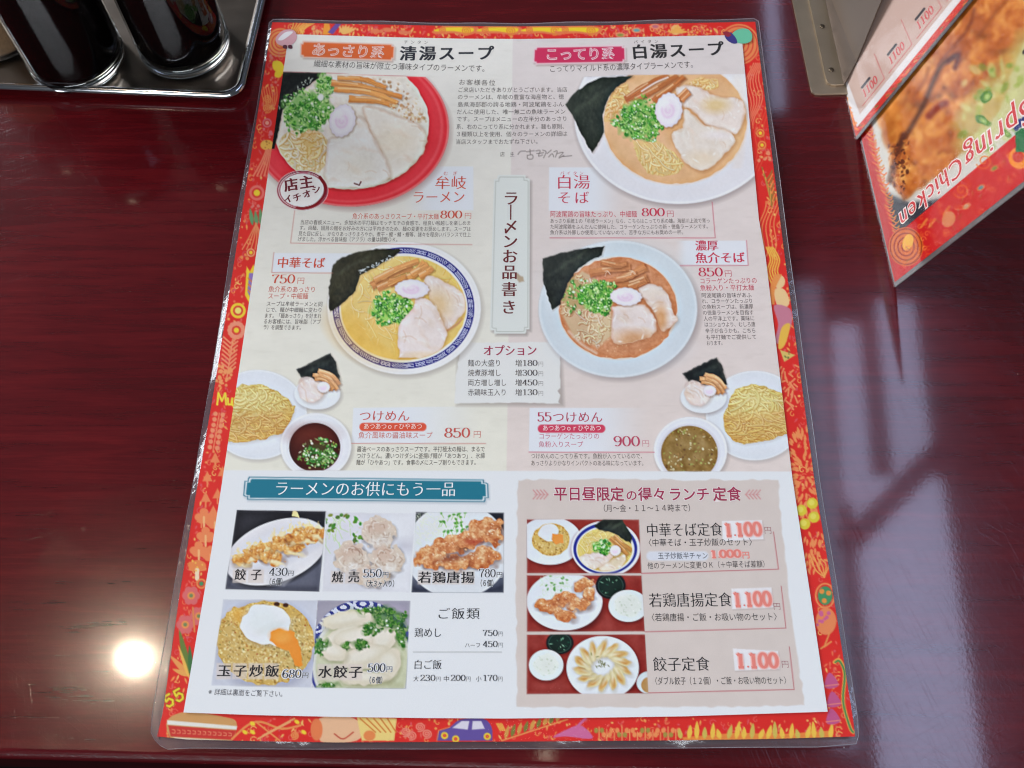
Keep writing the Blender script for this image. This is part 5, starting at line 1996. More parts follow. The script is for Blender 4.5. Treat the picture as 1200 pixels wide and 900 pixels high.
for i, ch in enumerate("ラ｜〆ンお品書き"):
    y = (241.5, 258, 275, 292, 309.5, 328, 348, 369)[i]
    x = 598.8 - i * .35
    txt(ch, x - 9.5, y, x + 9.5, y, 18, (112, 44, 46), 'minb', 'title_text')
txt("オプション", 566, 418, 629.5, 417.5, 13.5, MAU, 'minb', 'heading_text')
for s, y, x1 in (("麺の大盛り", 430.6, 587.5), ("焼煮豚増し", 442, 587.5), ("両方増し増し", 453.4, 594), ("赤鶏味玉入り", 464.8, 594)):
    txt(s, 548, y, x1, y, 8.8, (92, 84, 82), 'small', 'option_text')
    txt("増", 603.5, y, 612, y, 8.6, (92, 84, 82), 'small', 'option_text')
    txt("円", 630.5, y, 637, y, 6.4, (130, 120, 118), 'light', 'price_text')
txt("つけめん", 420.5, 494.5, 480.5, 494.5, 14, (206, 74, 66), 'min', 'dish_name')
txt("あつあつｏｒひやあつ", 426, 504, 495, 504, 7.6, (252, 236, 226), 'small', 'pill_text')
txt("魚介風味の醤油味スープ", 420, 514.8, 507, 514.8, 8.4, (214, 112, 100), 'small', 'caption_text')
txt("円", 554, 514, 564.5, 514, 9, (214, 112, 100), 'light', 'price_text')
for s, x0, y, x1 in (("醤油ベースのあっさりスープです。平打極太の麺は、まるで", 418.4, 530.4, 568.5), ("つけうどん。濃いつけダシに釜揚げ麺が「あつあつ」、氷締", 418, 538.2, 568.5), ("麺が「ひやあつ」です。食事の〆にスープ割りもできます。", 417.5, 546, 561)):
    txt(s, x0, y, x1, y, 7.0, (84, 76, 68), 'small', 'paragraph_text')
txt("つけめん", 647, 496, 706.5, 496, 14, (190, 60, 92), 'min', 'dish_name')
txt("あつあつｏｒひやあつ", 635.5, 506, 704.5, 506, 7.6, (252, 236, 240), 'small', 'pill_text')
txt("コラーゲンたっぷりの", 631, 515.6, 702.5, 515.6, 7.8, (208, 104, 130), 'small', 'caption_text')
txt("魚粉入りスープ", 631, 525.2, 683.5, 525.2, 7.8, (208, 104, 130), 'small', 'caption_text')
txt("円", 751.5, 524.4, 761.5, 524.4, 8.6, (208, 112, 130), 'light', 'price_text')
txt("つけめんのこってり系です。魚粉が入っているので、", 622, 538.6, 756, 538.6, 7.2, (104, 90, 86), 'small', 'paragraph_text')
txt("あっさりよりかなりインパクトのある味になっています。", 622, 546.8, 757, 546.8, 7.2, (104, 90, 86), 'small', 'paragraph_text')
txt("ラーメンのお供にもう一品", 321, 581.2, 534.5, 582.2, 18.5, (242, 246, 248), 'min', 'banner_text')
BK = (40, 38, 42)
txt("餃", 275, 680.2, 288.5, 680.2, 14, BK, 'minb', 'dish_name')
txt("子", 294, 680.2, 307, 680.2, 14, BK, 'minb', 'dish_name')
txt("焼", 388.7, 683, 402.4, 683, 14, BK, 'minb', 'dish_name')
txt("売", 407.7, 683, 421.6, 683, 14, BK, 'minb', 'dish_name')
txt("若鶏唐揚", 489.5, 683.6, 556.5, 683.6, 14.5, BK, 'minb', 'dish_name')
txt("玉子炒飯", 253.5, 793, 328.5, 793.4, 15, BK, 'minb', 'dish_name')
txt("水餃子", 372, 794.4, 425.8, 794.6, 15, BK, 'minb', 'dish_name')
for s, x0, y, x1, h in (("円", 337.5, 675.6, 345, 7), ("円", 448, 677.4, 456, 7.4), ("円", 581.5, 677.4, 589.2, 7.4), ("円", 354, 795.2, 362.4, 7.6), ("円", 452.5, 788, 460.6, 7.6)):
    txt(s, x0, y, x1, y, h, (60, 60, 66), 'small', 'price_text', halo=(234, 234, 238))
for s, x0, y, x1 in (("（６個）", 312.5, 686, 335), ("（大３ヶ入り）", 425.7, 688.4, 466), ("（６個）", 559.5, 687.8, 582), ("（６個）", 429.5, 801.2, 452)):
    txt(s, x0, y, x1, y, 8.6, (30, 30, 34), 'goth', 'count_text', halo=(234, 234, 238))
txt("ご飯類", 511, 726, 563, 726, 14.5, (50, 50, 56), 'min', 'heading_text')
txt("鶏めし", 485.5, 747.2, 518, 747.2, 12, (50, 50, 56), 'min', 'dish_name')
txt("ハーフ", 544.5, 759.6, 563.5, 759.6, 6.4, (80, 80, 84), 'small', 'caption_text')
txt("白ご飯", 484.5, 784.6, 518, 784.6, 12, (50, 50, 56), 'min', 'dish_name')
for s, x0, y, x1 in (("大", 484.5, 799, 491), ("中", 519.5, 799, 527), ("小", 557.5, 799, 564.5)):
    txt(s, x0, y, x1, y, 7, (60, 60, 64), 'small', 'caption_text')
for x0, y in ((583.6, 746.3), (583.6, 759.3), (511, 799), (546, 799), (583.4, 799)):
    txt("円", x0, y, x0 + 6.2, y, 6.4, (80, 80, 84), 'light', 'price_text')
txt("※詳細は裏面をご覧下さい。", 244.5, 814.6, 336, 817.4, 8.2, (90, 90, 98), 'small', 'caption_text')
txt("平日昼限定", 648.5, 587, 731.5, 587.4, 17.5, MAU, 'goth', 'heading_text', halo=(240, 228, 228))
txt("の", 733, 587.2, 747, 587.2, 13.5, MAU, 'goth', 'heading_text', halo=(240, 228, 228))
txt("得々", 747.5, 587.4, 781, 587.4, 17, MAU, 'goth', 'heading_text', halo=(240, 228, 228))
txt("ランチ", 783, 587.4, 832, 587.4, 17, MAU, 'reg' if False else 'goth', 'heading_text', halo=(240, 228, 228))
txt("定食", 835, 587.4, 868.8, 587.2, 17.5, MAU, 'goth', 'heading_text', halo=(240, 228, 228))
txt("（月～金・１１～１４時まで）", 702, 600.6, 814, 600.2, 9.4, (74, 62, 62), 'small', 'caption_text')
txt("中華そば定食", 757, 629.6, 847, 628.4, 17, BK, 'min', 'dish_name')
txt("〈中華そば・玉子炒飯のセット〉", 755, 641, 886, 640, 9.6, (60, 54, 54), 'small', 'caption_text')
txt("玉子炒飯半チャン", 770.5, 655.8, 829.5, 655.6, 8.4, (84, 88, 96), 'small', 'caption_text')
txt("他のラーメンに変更ＯＫ（＋中華そば差額）", 758.5, 667.6, 900.5, 665.4, 8.8, (76, 68, 68), 'small', 'caption_text')
txt("若鶏唐揚定食", 760, 712, 858, 711, 18, BK, 'min', 'dish_name')
txt("〈若鶏唐揚・ご飯・お吸い物のセット〉", 758.5, 728.6, 915, 727.6, 10, (60, 54, 54), 'small', 'caption_text')
txt("餃子定食", 765, 786.8, 832, 786.2, 18, BK, 'min', 'dish_name')
txt("〈ダブル餃子（１２個）・ご飯・お吸い物のセット〉", 763.5, 803, 925, 802, 10, (60, 54, 54), 'small', 'caption_text')
for x0, y in ((894.8, 626.4), (905.4, 715.4), (915, 783)):
    txt("円", x0, y, x0 + 9.4, y, 9.4, (160, 84, 96), 'light', 'price_text')
for (s, x0, y, x1, h, c) in (("円", 544, 257.8, 553, 8, ORG), ("円", 780.5, 255.6, 790, 8.6, ROSE)):
    txt(s, x0, y, x1, y, h, c, 'light', 'price_text')
# brush lettering of the round stamp
for ch, x0, y0, x1, y1, e in (("店", 334, 226, 351, 223.5, 16), ("主", 352, 223, 369, 220.5, 16)):
    txt(ch, x0, y0, x1, y1, e, (116, 30, 44), 'brush', 'stamp_text')
for ch, x0, y0 in (("イ", 335, 240.5), ("チ", 345.5, 238.5), ("オ", 357, 234.5), ("シ", 368, 229)):
    txt(ch, x0, y0, x0 + 10, y0 - 3.5, 10, (116, 30, 44), 'brush', 'stamp_text')

# digits in a fat-and-thin type
DIGITS = [("800", 515.8, 257.6, 541.8, 9, ORG, 0), ("750", 318.5, 333.6, 346, 10.4, ORG, 0), ("800", 751.5, 255, 779, 9.4, ROSE, 0), ("850", 818, 325.4, 847, 10.2, ROSE, 0),
          ("180", 612, 430.2, 630, 6.8, (84, 76, 76), 0), ("300", 612, 441.6, 630, 6.8, (84, 76, 76), 0), ("450", 612, 453, 630, 6.8, (84, 76, 76), 0), ("130", 612, 464.4, 630, 6.8, (84, 76, 76), 0),
          ("850", 520.5, 514, 551, 11.4, (206, 90, 82), 0), ("900", 718.5, 524.2, 750, 11.8, (198, 76, 104), 0), ("55", 629.5, 495.2, 646.5, 11, (190, 60, 92), 0),
          ("430", 315.6, 675.6, 337.4, 9.2, (52, 52, 60), 1), ("550", 425.8, 677.4, 447.6, 9.4, (52, 52, 60), 1), ("780", 561.3, 677.4, 581, 9.6, (52, 52, 60), 1),
          ("680", 331, 795.2, 353.6, 9.8, (52, 52, 60), 1), ("500", 431, 788, 452, 9.8, (52, 52, 60), 1),
          ("750", 565.8, 746, 583.4, 7, (64, 64, 70), 0), ("450", 565.8, 759, 583.4, 7, (64, 64, 70), 0), ("230", 492.4, 798.6, 510.5, 7, (64, 64, 70), 0), ("200", 528, 798.6, 545.8, 7, (64, 64, 70), 0), ("170", 565.6, 798.6, 583.2, 7, (64, 64, 70), 0)]

load_glyphs("".join(ALL_TEXT) + "SpringChickenCOrispyo0123456789", STYLES)
GROUPED = {}
for j in TEXT_JOBS:
    # a line of lettering is one part; lines of one paragraph or column that share ink belong together
    if j['name'] in ('paragraph_text', 'title_text', 'option_text', 'stamp_text'):
        key = (j['name'], tuple(j['col']))
    else:
        key = (j['name'], tuple(j['col']), tuple(j['p']))
    GROUPED.setdefault(key, []).append(j)
for key, js in GROUPED.items():
    L, Lh = Letters(), Letters()
    for j in js: place_text(j, L, Lh)
    if js[0]['halo']: letters_object(Lh, js[0]['halo'], "text_outline", page_obj)
    letters_object(L, js[0]['col'], js[0]['name'], page_obj)
for (s, x0, y, x1, h, c, halo) in DIGITS:
    L, Lh = Letters(), Letters()
    place_digits(s, x0, y, x1, y, h, L, 1, Lh=Lh if halo else None, thin=.045, thick=.12)
    if halo: letters_object(Lh, (236, 236, 240), "text_outline", page_obj)
    letters_object(L, c, "price_text", page_obj)
# prices written with a soft red marker
for (s, x0, y0, x1, y1, h) in (("1.100", 848.5, 629.5, 892.5, 628.5, 15), ("1.000", 832, 654.8, 868, 654, 8.6), ("1.100", 859, 711.5, 904, 710.5, 16), ("1.100", 862, 783, 912, 783, 16.5)):
    for (tn, tk, c, ly) in ((.36, .38, (250, 214, 210), 0), (.25, .28, (247, 180, 172), 1), (.15, .18, (240, 138, 126), 2)):
        L = Letters()
        place_digits(s, x0, y0, x1, y1, h, L, ly + 1, thin=tn, thick=tk)
        letters_object(L, c, "marker_price", page_obj)
TEXT_JOBS.clear()
txt("円", 869, 655.2, 878.5, 655, 8.8, (240, 150, 140), 'fat', 'marker_price')
L = Letters()
place_text(TEXT_JOBS[0], L, L)
letters_object(L, (240, 150, 140), "marker_price", page_obj)
print("lettering done")

# two small printed ornaments on the page corners (rosy shell and green blob of leaves), part of the border print
def disc_print(name, pts, col, h=.00140):
    P = smooth_pts(pts, True, 5)
    c = P.mean(0)
    V = [on_menu(c[0], c[1], h)] + [on_menu(x, y, h) for x, y in P]
    F = [[0, i + 1, (i + 1) % len(P) + 1] for i in range(len(P))]
    return link(name, mesh(V, F), flat(col), page_obj)


disc_print("corner_ornament", [(323, 45), (331, 36), (343, 35), (348, 42), (345, 50), (336, 54), (326, 52)], (226, 170, 176))
disc_print("corner_painted_shine", [(326, 46), (334, 38), (343, 37), (340, 41), (331, 47)], (248, 240, 240), .00144)  # highlight of the film on this corner, laid in as pale colour
for (a, b) in ((334, 54), (340, 54)): disc_print("corner_ornament_foot", [(a - 2, b - 1), (a + 2, b - 1), (a + 2.5, b + 3), (a - 2, b + 2.5)], (96, 46, 60), .00143)
disc_print("corner_ornament", [(858, 40), (866, 34), (876, 34), (881, 40), (880, 48), (872, 51), (862, 49)], (110, 196, 160))
disc_print("corner_ornament", [(849, 40), (856, 38), (862, 44), (864, 50), (859, 51), (852, 47)], (64, 60, 130), .00142)
disc_print("corner_ornament", [(847, 38), (853, 37), (857, 41), (852, 43)], (150, 44, 60), .00145)

# ================================================================== sheets under the print and the clear film
def grid_sheet(name, sides, h, mat, nx=60, ny=70, parent=menu, smooth=True):
    GX, GY = coons(*sides, nx, ny)
    V = on_menu(GX, GY, h).reshape(-1, 3)
    idx = np.arange(nx * ny).reshape(ny, nx)
    F = np.stack([idx[:-1, :-1], idx[1:, :-1], idx[1:, 1:], idx[:-1, 1:]], -1).reshape(-1, 4).tolist()
    return link(name, mesh(V, F), mat, parent, smooth)


M_REDP = flat((205, 42, 44))
grid_sheet("backing_sheet", (RED_T, RED_B, RED_L, RED_R), .00045, M_REDP)


def offset_side(pts, dx, dy, wob=0.0):
    return [(x + dx + rng.normal() * wob, y + dy + rng.normal() * wob) for x, y in pts]


# outer outline of the pouch: about 3 mm of clear film outside the print
O_T = [(315.5, 27), (319, 23.2), (400, 24.4), (460, 25.4), (540, 26.8), (610, 27.2), (700, 26.2), (760, 24.4), (884, 21.6), (889, 25)]
O_R = [(889, 25), (907.5, 160), (925.5, 300), (960.5, 560), (987, 725), (1004.5, 840), (1006, 862), (1003, 872)]
O_B = [(196, 878), (220, 876.5), (300, 877.5), (390, 878), (600, 877.6), (800, 876.4), (960, 875.4), (1003, 872)]
O_L = [(315.5, 27), (301, 128), (279, 240), (246, 450), (223, 583), (202, 700), (178, 838), (176.5, 860), (184, 872), (196, 878)]


def film_mat(name, haze_col, haze, rough, gloss=1.0, bump=.25):
    m = bpy.data.materials.new(name)
    m.use_nodes = True
    nt = m.node_tree
    nt.nodes.clear()
    out = nt.nodes.new('ShaderNodeOutputMaterial')
    tr = nt.nodes.new('ShaderNodeBsdfTransparent')
    tr.inputs[0].default_value = (.985, .985, .985, 1)
    gl = nt.nodes.new('ShaderNodeBsdfGlossy')
    gl.inputs['Roughness'].default_value = rough
    df = nt.nodes.new('ShaderNodeBsdfDiffuse')
    df.inputs[0].default_value = (*[float(v) for v in lin(haze_col)], 1)
    lw = nt.nodes.new('ShaderNodeLayerWeight')
    lw.inputs[0].default_value = .5
    pw = nt.nodes.new('ShaderNodeMath')
    pw.operation = 'POWER'
    pw.inputs[1].default_value = 5
    nt.links.new(lw.outputs['Facing'], pw.inputs[0])
    fr = nt.nodes.new('ShaderNodeMath')
    fr.operation = 'MULTIPLY_ADD'
    fr.inputs[1].default_value = .9 * gloss
    fr.inputs[2].default_value = .04 * gloss
    nt.links.new(pw.outputs[0], fr.inputs[0])
    n = nt.nodes.new('ShaderNodeTexNoise')
    n.inputs['Scale'].default_value = 28
    n.inputs['Detail'].default_value = 5
    tc = nt.nodes.new('ShaderNodeTexCoord')
    nt.links.new(tc.outputs['Object'], n.inputs[0])
    bp = nt.nodes.new('ShaderNodeBump')
    bp.inputs['Strength'].default_value = bump
    bp.inputs['Distance'].default_value = .004
    nt.links.new(n.outputs[0], bp.inputs['Height'])
    nt.links.new(bp.outputs[0], gl.inputs['Normal'])
    m1 = nt.nodes.new('ShaderNodeMixShader')
    m1.inputs[0].default_value = haze
    nt.links.new(tr.outputs[0], m1.inputs[1])
    nt.links.new(df.outputs[0], m1.inputs[2])
    m2 = nt.nodes.new('ShaderNodeMixShader')
    nt.links.new(fr.outputs[0], m2.inputs[0])
    nt.links.new(m1.outputs[0], m2.inputs[1])
    nt.links.new(gl.outputs[0], m2.inputs[2])
    nt.links.new(m2.outputs[0], out.inputs[0])
    return m


M_FILM = film_mat("clear_film", (255, 255, 255), .002, .12, bump=.12)
M_SEAL = film_mat("sealed_film", (190, 188, 200), .05, .14, bump=.7)
# film over the print, a little proud of it
grid_sheet("clear_film", (RED_T, RED_B, RED_L, RED_R), .0019, M_FILM, 90, 110)


def resample(side, n): return poly_interp(side, n)


def loop_of(T_, R_, B_, L_, n=90):
    return np.concatenate([resample(T_, n)[:-1], resample(R_, n)[:-1], resample(B_, n)[::-1][:-1], resample(L_, n)[::-1][:-1]])


inn = loop_of(RED_T, RED_R, RED_B, RED_L)
out_ = loop_of(O_T, O_R, O_B, O_L)
N = len(inn)
wob = np.array([.00025 * math.sin(i * .37) + .0002 * math.sin(i * .11 + 1) for i in range(N)])
Vi = on_menu(inn[:, 0], inn[:, 1], .0018)
mid = (inn * .45 + out_ * .55)
Vm = on_menu(mid[:, 0], mid[:, 1], .0013)
Vm[:, 2] += wob
Vo = on_menu(out_[:, 0], out_[:, 1], .0010)
Vo[:, 2] += wob * 1.5
F = []
for i in range(N):
    j = (i + 1) % N
    F += [[i, j, N + j, N + i], [N + i, N + j, 2 * N + j, 2 * N + i]]
link("sealed_margin", mesh(np.concatenate([Vi, Vm, Vo]), F), M_SEAL, menu, True)
# thick cut edge of the pouch
M_EDGE = simple("film_edge", (132, 126, 134), .18, noise=.35, nscale=90)
Ve = []
for i in range(N):
    p, q = Vo[i], Vi[i]
    d = (p - q)[:2]
    d = d / (np.linalg.norm(d) + 1e-9)
    for (o, zz) in ((-.00015, .0001), (.00005, .00015), (.0001, -.0001), (0, -.0003), (-.0002, -.0003)):
        Ve.append((p[0] + d[0] * o, p[1] + d[1] * o, p[2] + zz))
F = []
for i in range(N):
    j = (i + 1) % N
    for k in range(5):
        F.append([i * 5 + k, j * 5 + k, j * 5 + (k + 1) % 5, i * 5 + (k + 1) % 5])
link("pouch_rim", mesh(Ve, F), M_EDGE, menu, True)
GXb = (O_T, O_B, O_L, O_R)
grid_sheet("pouch_back", GXb, .00012, film_mat("back_film", (150, 146, 150), .10, .2, bump=.2), 40, 50)

# ================================================================== stainless tray with glass bottles
M_STEEL = simple("brushed_steel", (112, 102, 94), .32, metal=1, noise=.10, nscale=30, nstretch=(1, 2, 1))
M_RIM = simple("polished_steel", (205, 205, 210), .12, metal=1)
tray = empty("steel_tray", tuple(on_table(150, 60)))
tag(tray, "stainless steel tray with a rolled rim holding sauce bottles beside the menu", "tray")
rc = on_table(287, 124)[:2]                       # outer corner nearest the menu
rb = on_table(-60, 110)[:2]
ru = on_table(325, -40)[:2]
du = (rb - rc) / np.linalg.norm(rb - rc)
dv = (ru - rc) / np.linalg.norm(ru - rc)
LU, LV = .34, .24


def rounded(c, a, b, la, lb, r, n=7):
    """rounded rectangle with a corner at c, sides along a (length la) and b (length lb)"""
    P = []
    for (s, t, a0) in ((r, r, 180), (la - r, r, 270), (la - r, lb - r, 0), (r, lb - r, 90)):
        for k in range(n):
            th = math.radians(a0 + 90 * k / (n - 1))
            P.append(c + a * (s + r * math.cos(th)) + b * (t + r * math.sin(th)))
    return np.array(P)


def loft(rings, close=True, cap_last=False, cap_first=False):
    n = len(rings[0])
    V = np.concatenate(rings)
    F = []
    for k in range(len(rings) - 1):
        for i in range(n if close else n - 1):
            j = (i + 1) % n
            F.append([k * n + i, k * n + j, (k + 1) * n + j, (k + 1) * n + i])
    if cap_last: F.append([(len(rings) - 1) * n + i for i in range(n)])
    if cap_first: F.append([i for i in range(n)][::-1])
    return V, F


def tray_ring(ins, zz, r):
    P = rounded(rc + (du + dv) * ins, du, dv, LU - 2 * ins, LV - 2 * ins, r)
    return np.column_stack([P, np.full(len(P), zz)])


V, F = loft([tray_ring(.0075, .0016, .008), tray_ring(.0045, .0040, .011), tray_ring(.0042, .0062, .012)])
n_ = len(tray_ring(0, 0, .01))
V2, F2 = loft([tray_ring(.0075, .0016, .008), tray_ring(.02, .0014, .006)], cap_last=True)
F += [[i + len(V) for i in f] for f in F2]
link("tray_pan", mesh(np.concatenate([V, V2]), F), M_STEEL, tray)
rr = []
for t in np.linspace(0, 2 * math.pi, 13):
    rr.append(tray_ring(.0024 - .0024 * math.cos(t), .0058 + .0022 * math.sin(t), .012 - (.0024 - .0024 * math.cos(t)) * .6))
V, F = loft(rr)
link("rolled_rim", mesh(V, F), M_RIM, tray, True)


def glass_mat():
    m, nt, b = nodes("clear_glass")
    b.inputs['Base Color'].default_value = (.96, .98, .98, 1)
    b.inputs['Roughness'].default_value = .02
    b.inputs['Transmission Weight'].default_value = 1
    b.inputs['IOR'].default_value = 1.48
    return m


M_GLASS = glass_mat()
M_THIN = film_mat('thin_glass', (255, 255, 255), .0, .03, gloss=1.0, bump=.0)
M_SAUCE = simple("soy_sauce", (6, 4, 4), .5)
M_SAUCE.node_tree.nodes['Principled BSDF'].inputs['Specular IOR Level'].default_value = 0
M_CAP = simple("black_cap", (24, 22, 24), .3)


def lathe(prof, c, seg=56, tilt=(0, 0)):
    V, F = [], []
    for (r, h) in prof:
        for k in range(seg):
            a = 2 * math.pi * k / seg
            V.append((c[0] + r * math.cos(a), c[1] + r * math.sin(a), c[2] + h))
    for i in range(len(prof) - 1):
        for k in range(seg):
            j = (k + 1) % seg
            F.append([i * seg + k, i * seg + j, (i + 1) * seg + j, (i + 1) * seg + k])
    F.append([k for k in range(seg)][::-1])
    F.append([(len(prof) - 1) * seg + k for k in range(seg)])
    return V, F


TZ = .0016


def bottle(c, R, label, sauce=True, H=.085):
    B = 0 if sauce else -.0065
    t = empty("sauce_bottle" if sauce else "spice_jar", (float(c[0]), float(c[1]), TZ))
    tag(t, label, "bottle" if sauce else "jar")
    c = (c[0], c[1], TZ + .0002)
    hb = .0088 + B
    V, F = lathe([(R * .80, .0), (R * .93, .0006), (R * .985, .0024), (R, .0045 if sauce else .0022), (R, hb), (R * .97, hb + .0002), (R * .2, hb + .0002)], c)
    link("glass_base", mesh(V, F), M_GLASS if sauce else M_THIN, t, True)
    V, F = lathe([(R * .999, hb), (R, hb + .002), (R, H - .012), (R * .93, H - .004), (R * .7, H)], c)
    link("glass_wall", mesh(V, F[:-2]), M_THIN, t, True)
    if sauce:
        V, F = lathe([(R * .30, .00925 + B), (R * .80, .0093 + B), (R * .92, .0101 + B), (R * .96, .0128 + B), (R * .96, .060), (R * .2, .060)], c)
        link("sauce", mesh(V, F), M_SAUCE, t, True)
    else:
        V, F = lathe([(R * .30, .00925 + B), (R * .80, .0093 + B), (R * .92, .0101 + B), (R * .96, .0128 + B), (R * .96, .050), (R * .2, .050)], c)
        link("spice", mesh(V, F), simple("ground_spice", (112, 86, 60), .9, noise=.85, nscale=1100), t, True)
    V, F = lathe([(R * .72, H + .0003), (R * .96, H + .0008), (R * .98, H + .016), (R * .6, H + .019), (R * .1, H + .0195)], c)
    link("bottle_cap", mesh(V, F), M_CAP, t, True)
    return t


b1, b2 = on_table(93, 72, TZ), on_table(218.5, 57, TZ)
ra = float(np.linalg.norm(on_table(147, 66, TZ) - on_table(36, 66, TZ))) / 2 * .985
rbb = float(np.linalg.norm(on_table(272, 50, TZ) - on_table(166, 50, TZ))) / 2 * .985
print("bottle radii", ra, rbb, b1, b2)
bottle(b1, ra, "round glass bottle of black soy sauce between the spice jar and the other bottle")
bottle(b2, rbb, "round glass bottle of black sauce nearest the tray corner and the menu")
bottle(on_table(0, 42, TZ), .0242, "glass jar of ground brown spice cut off by the edge of the picture", sauce=False)

# ================================================================== menu stand with two more laminated sheets
M_STAND = simple("satin_metal", (168, 150, 128), .36, metal=.75, noise=.12, nscale=70)
M_STAND2 = simple("satin_metal_panel", (84, 72, 64), .40, metal=.75, noise=.15, nscale=40)
stand = empty("menu_stand", tuple(on_table(960, 60)))
tag(stand, "grey metal menu stand with a riveted flat foot holding the spare menus", "stand")


def plate(pts_px, z0, th, name, mat, rnd=None):
    P = np.array([on_table(x, y, z0 + th)[:2] for x, y in pts_px])
    if rnd: P = smooth_pts(P, True, 2) if rnd == 's' else P
    lo_, hi_ = np.column_stack([P, np.full(len(P), z0)]), np.column_stack([P, np.full(len(P), z0 + th)])
    ins = P + (P.mean(0) - P) * .004
    hi2 = np.column_stack([ins, np.full(len(P), z0 + th)])
    hi_[:, 2] -= .0003
    V, F = loft([lo_, hi_, hi2], cap_last=True, cap_first=True)
    return link(name, mesh(V, F), mat, stand)


plate([(921, -40), (928.7, 0), (937, 40), (950, 103), (951.5, 107.5), (955.5, 110), (962, 110.3), (1000, 109.5), (1006, 100), (985, -40)], .0003, .0012, "foot_plate", M_STAND)
plate([(939, -40), (948, 0), (968, 92), (970, 96.5), (974, 99), (980, 99.5), (989, 98.7), (966.7, 0), (958, -40)], .0016, .0012, "flange", M_STAND)
for (x, y) in ((963.3, 31), (974, 82)):
    c = on_table(x, y, .0028)
    V, F = lathe([(.0017, 0), (.0016, .0004), (.0010, .0008), (.0002, .0009)], c, 18)
    link("rivet", mesh(V, F), simple("rivet_metal", (96, 84, 70), .4, metal=.8), stand, True)
A0 = on_table(989, 98.7, .0028)
A1 = on_table(957.5, -42, .0028)
C0 = on_table(1003.5, 72, .014)
C1 = on_table(1062, -72, .075)
thn = np.cross(A1 - A0, C0 - A0)
thn = thn / np.linalg.norm(thn) * .0009
V = [A0, A1, C1, C0, A0 + thn, A1 + thn, C1 + thn, C0 + thn]
link("side_panel", mesh(V, [[0, 1, 2, 3], [7, 6, 5, 4], [0, 4, 5, 1], [1, 5, 6, 2], [2, 6, 7, 3], [3, 7, 4, 0]]), M_STAND2, stand)

# plane of the leaning cards: left edge on the table, right side raised
K = on_table(1050, 331, .0006)
Kl = on_table(993, 85, .0006)
d1 = Kl - K
d1 /= np.linalg.norm(d1)
up = np.array([0, 0, 1.0])
side = np.cross(d1, up)
side /= np.linalg.norm(side)
best = None
for deg in np.linspace(5, 85, 161):
    d2 = side * math.cos(math.radians(deg)) + up * math.sin(math.radians(deg))
    P = K + d2 * .06
    cc = (P - CAM) @ RC
    x, y = 600 + F_PX * cc[0] / -cc[2], 450 - F_PX * cc[1] / -cc[2]
    ang = math.atan2(331 - y, x - 1050)
    e = abs(ang - math.atan2(331 - 213, 150))
    if best is None or e < best[0]: best = (e, deg, d2)
print("card tilt", best[1])
d2 = best[2]
nrm = np.cross(d1, d2)
if nrm[2] < 0: nrm = -nrm


def on_card(x, y, h=0.0):
    d = ray(x, y)
    t = ((K + nrm * h - CAM) @ nrm) / (d @ nrm)
    return CAM + d * t[..., None]


def card_px(a, b, h=0):
    P = K + d1 * a + d2 * b + nrm * h
    cc = (P - CAM) @ RC
    return 600 + F_PX * cc[0] / -cc[2], 450 - F_PX * cc[1] / -cc[2]


print("card corners px", card_px(0, 0), card_px(.21, 0), card_px(.21, .297), card_px(0, .297))
CW, CH = .20, .15      # extent along the table edge and up the slope (the rest is behind the stand and out of the picture)


def card_canvas(bgc, a0, a1, b0, b1, h, nx, ny, corner=None, e1=None, e2=None):
    """canvas over a parallelogram of the card plane, arrays in photo pixels for painting"""
    A, B = np.meshgrid(np.linspace(a1, a0, ny), np.linspace(b0, b1, nx), indexing='ij')
    P = (K if corner is None else corner) + (d1 if e1 is None else e1) * A[..., None] + (d2 if e2 is None else e2) * B[..., None] + nrm * h
    cc = (P - CAM) @ RC
    X_ = 600 + F_PX * cc[..., 0] / -cc[..., 2]
    Y_ = 450 - F_PX * cc[..., 1] / -cc[..., 2]
    cv = Canvas(X_, Y_, bgc)
    cv.P = P
    cv.win = lambda xa, ya, xb, yb: (lambda m: None if not m.any() else (slice(np.where(m.any(1))[0][0], np.where(m.any(1))[0][-1] + 1), slice(np.where(m.any(0))[0][0], np.where(m.any(0))[0][-1] + 1)))((X_ >= xa) & (X_ <= xb) & (Y_ >= ya) & (Y_ <= yb))
    return cv


card = empty("laminated_menu", tuple(K))
tag(card, "tilted laminated sheet with a fried chicken photo and red Spring Chicken lettering", "menu")
cv = card_canvas((196, 34, 34), 0.0, .175, .0, .125, .0008, 330, 420)
# inner photo: border band widths in px follow the sheet's own sides
cv.zoom(900, 0, 2.6467)
q = lambda L: [(a, b) for a, b in L]
# photo area: dark ground, white plate
cv.poly([(290, 330), (318, 380), (395, 732), (900, 390), (1100, 0), (700, -300), (300, -200)], (62, 62, 70))
cv.ell((640, 300), 330, 345, (196, 190, 184), -.5)
cv.poly([(318, 372), (350, 560), (372, 600), (440, 630), (520, 620), (640, 560), (900, 400), (1000, 100), (700, -200), (300, 0)], (206, 200, 192), soft=2)
r = cv.m_poly([(330, 350), (370, 460), (385, 560), (420, 620), (470, 590), (560, 520), (640, 440), (720, 330), (800, 120), (820, -60), (600, -80), (480, 120)], 3, warp=3, wsc=10)
cv.put(r[0], r[1], (206, 132, 66))
cv.tint(r, lambda C, XX, YY: np.clip(C + (fbm(XX + YY * .3, YY, 22, 3) * 50)[..., None] * np.array((1, .9, .7)) + (fbm(XX, YY, 7, 6) * 24)[..., None], 0, 255))
cv.crumbs(r, (330, -60, 820, 620), 420, [(226, 160, 90), (190, 108, 50), (236, 180, 110), (168, 84, 40), (214, 140, 76)], (1.5, 5), .35)
CH = [(196, 116, 56), (222, 150, 80), (128, 64, 30), (236, 178, 104), (184, 100, 48), (250, 206, 134)]
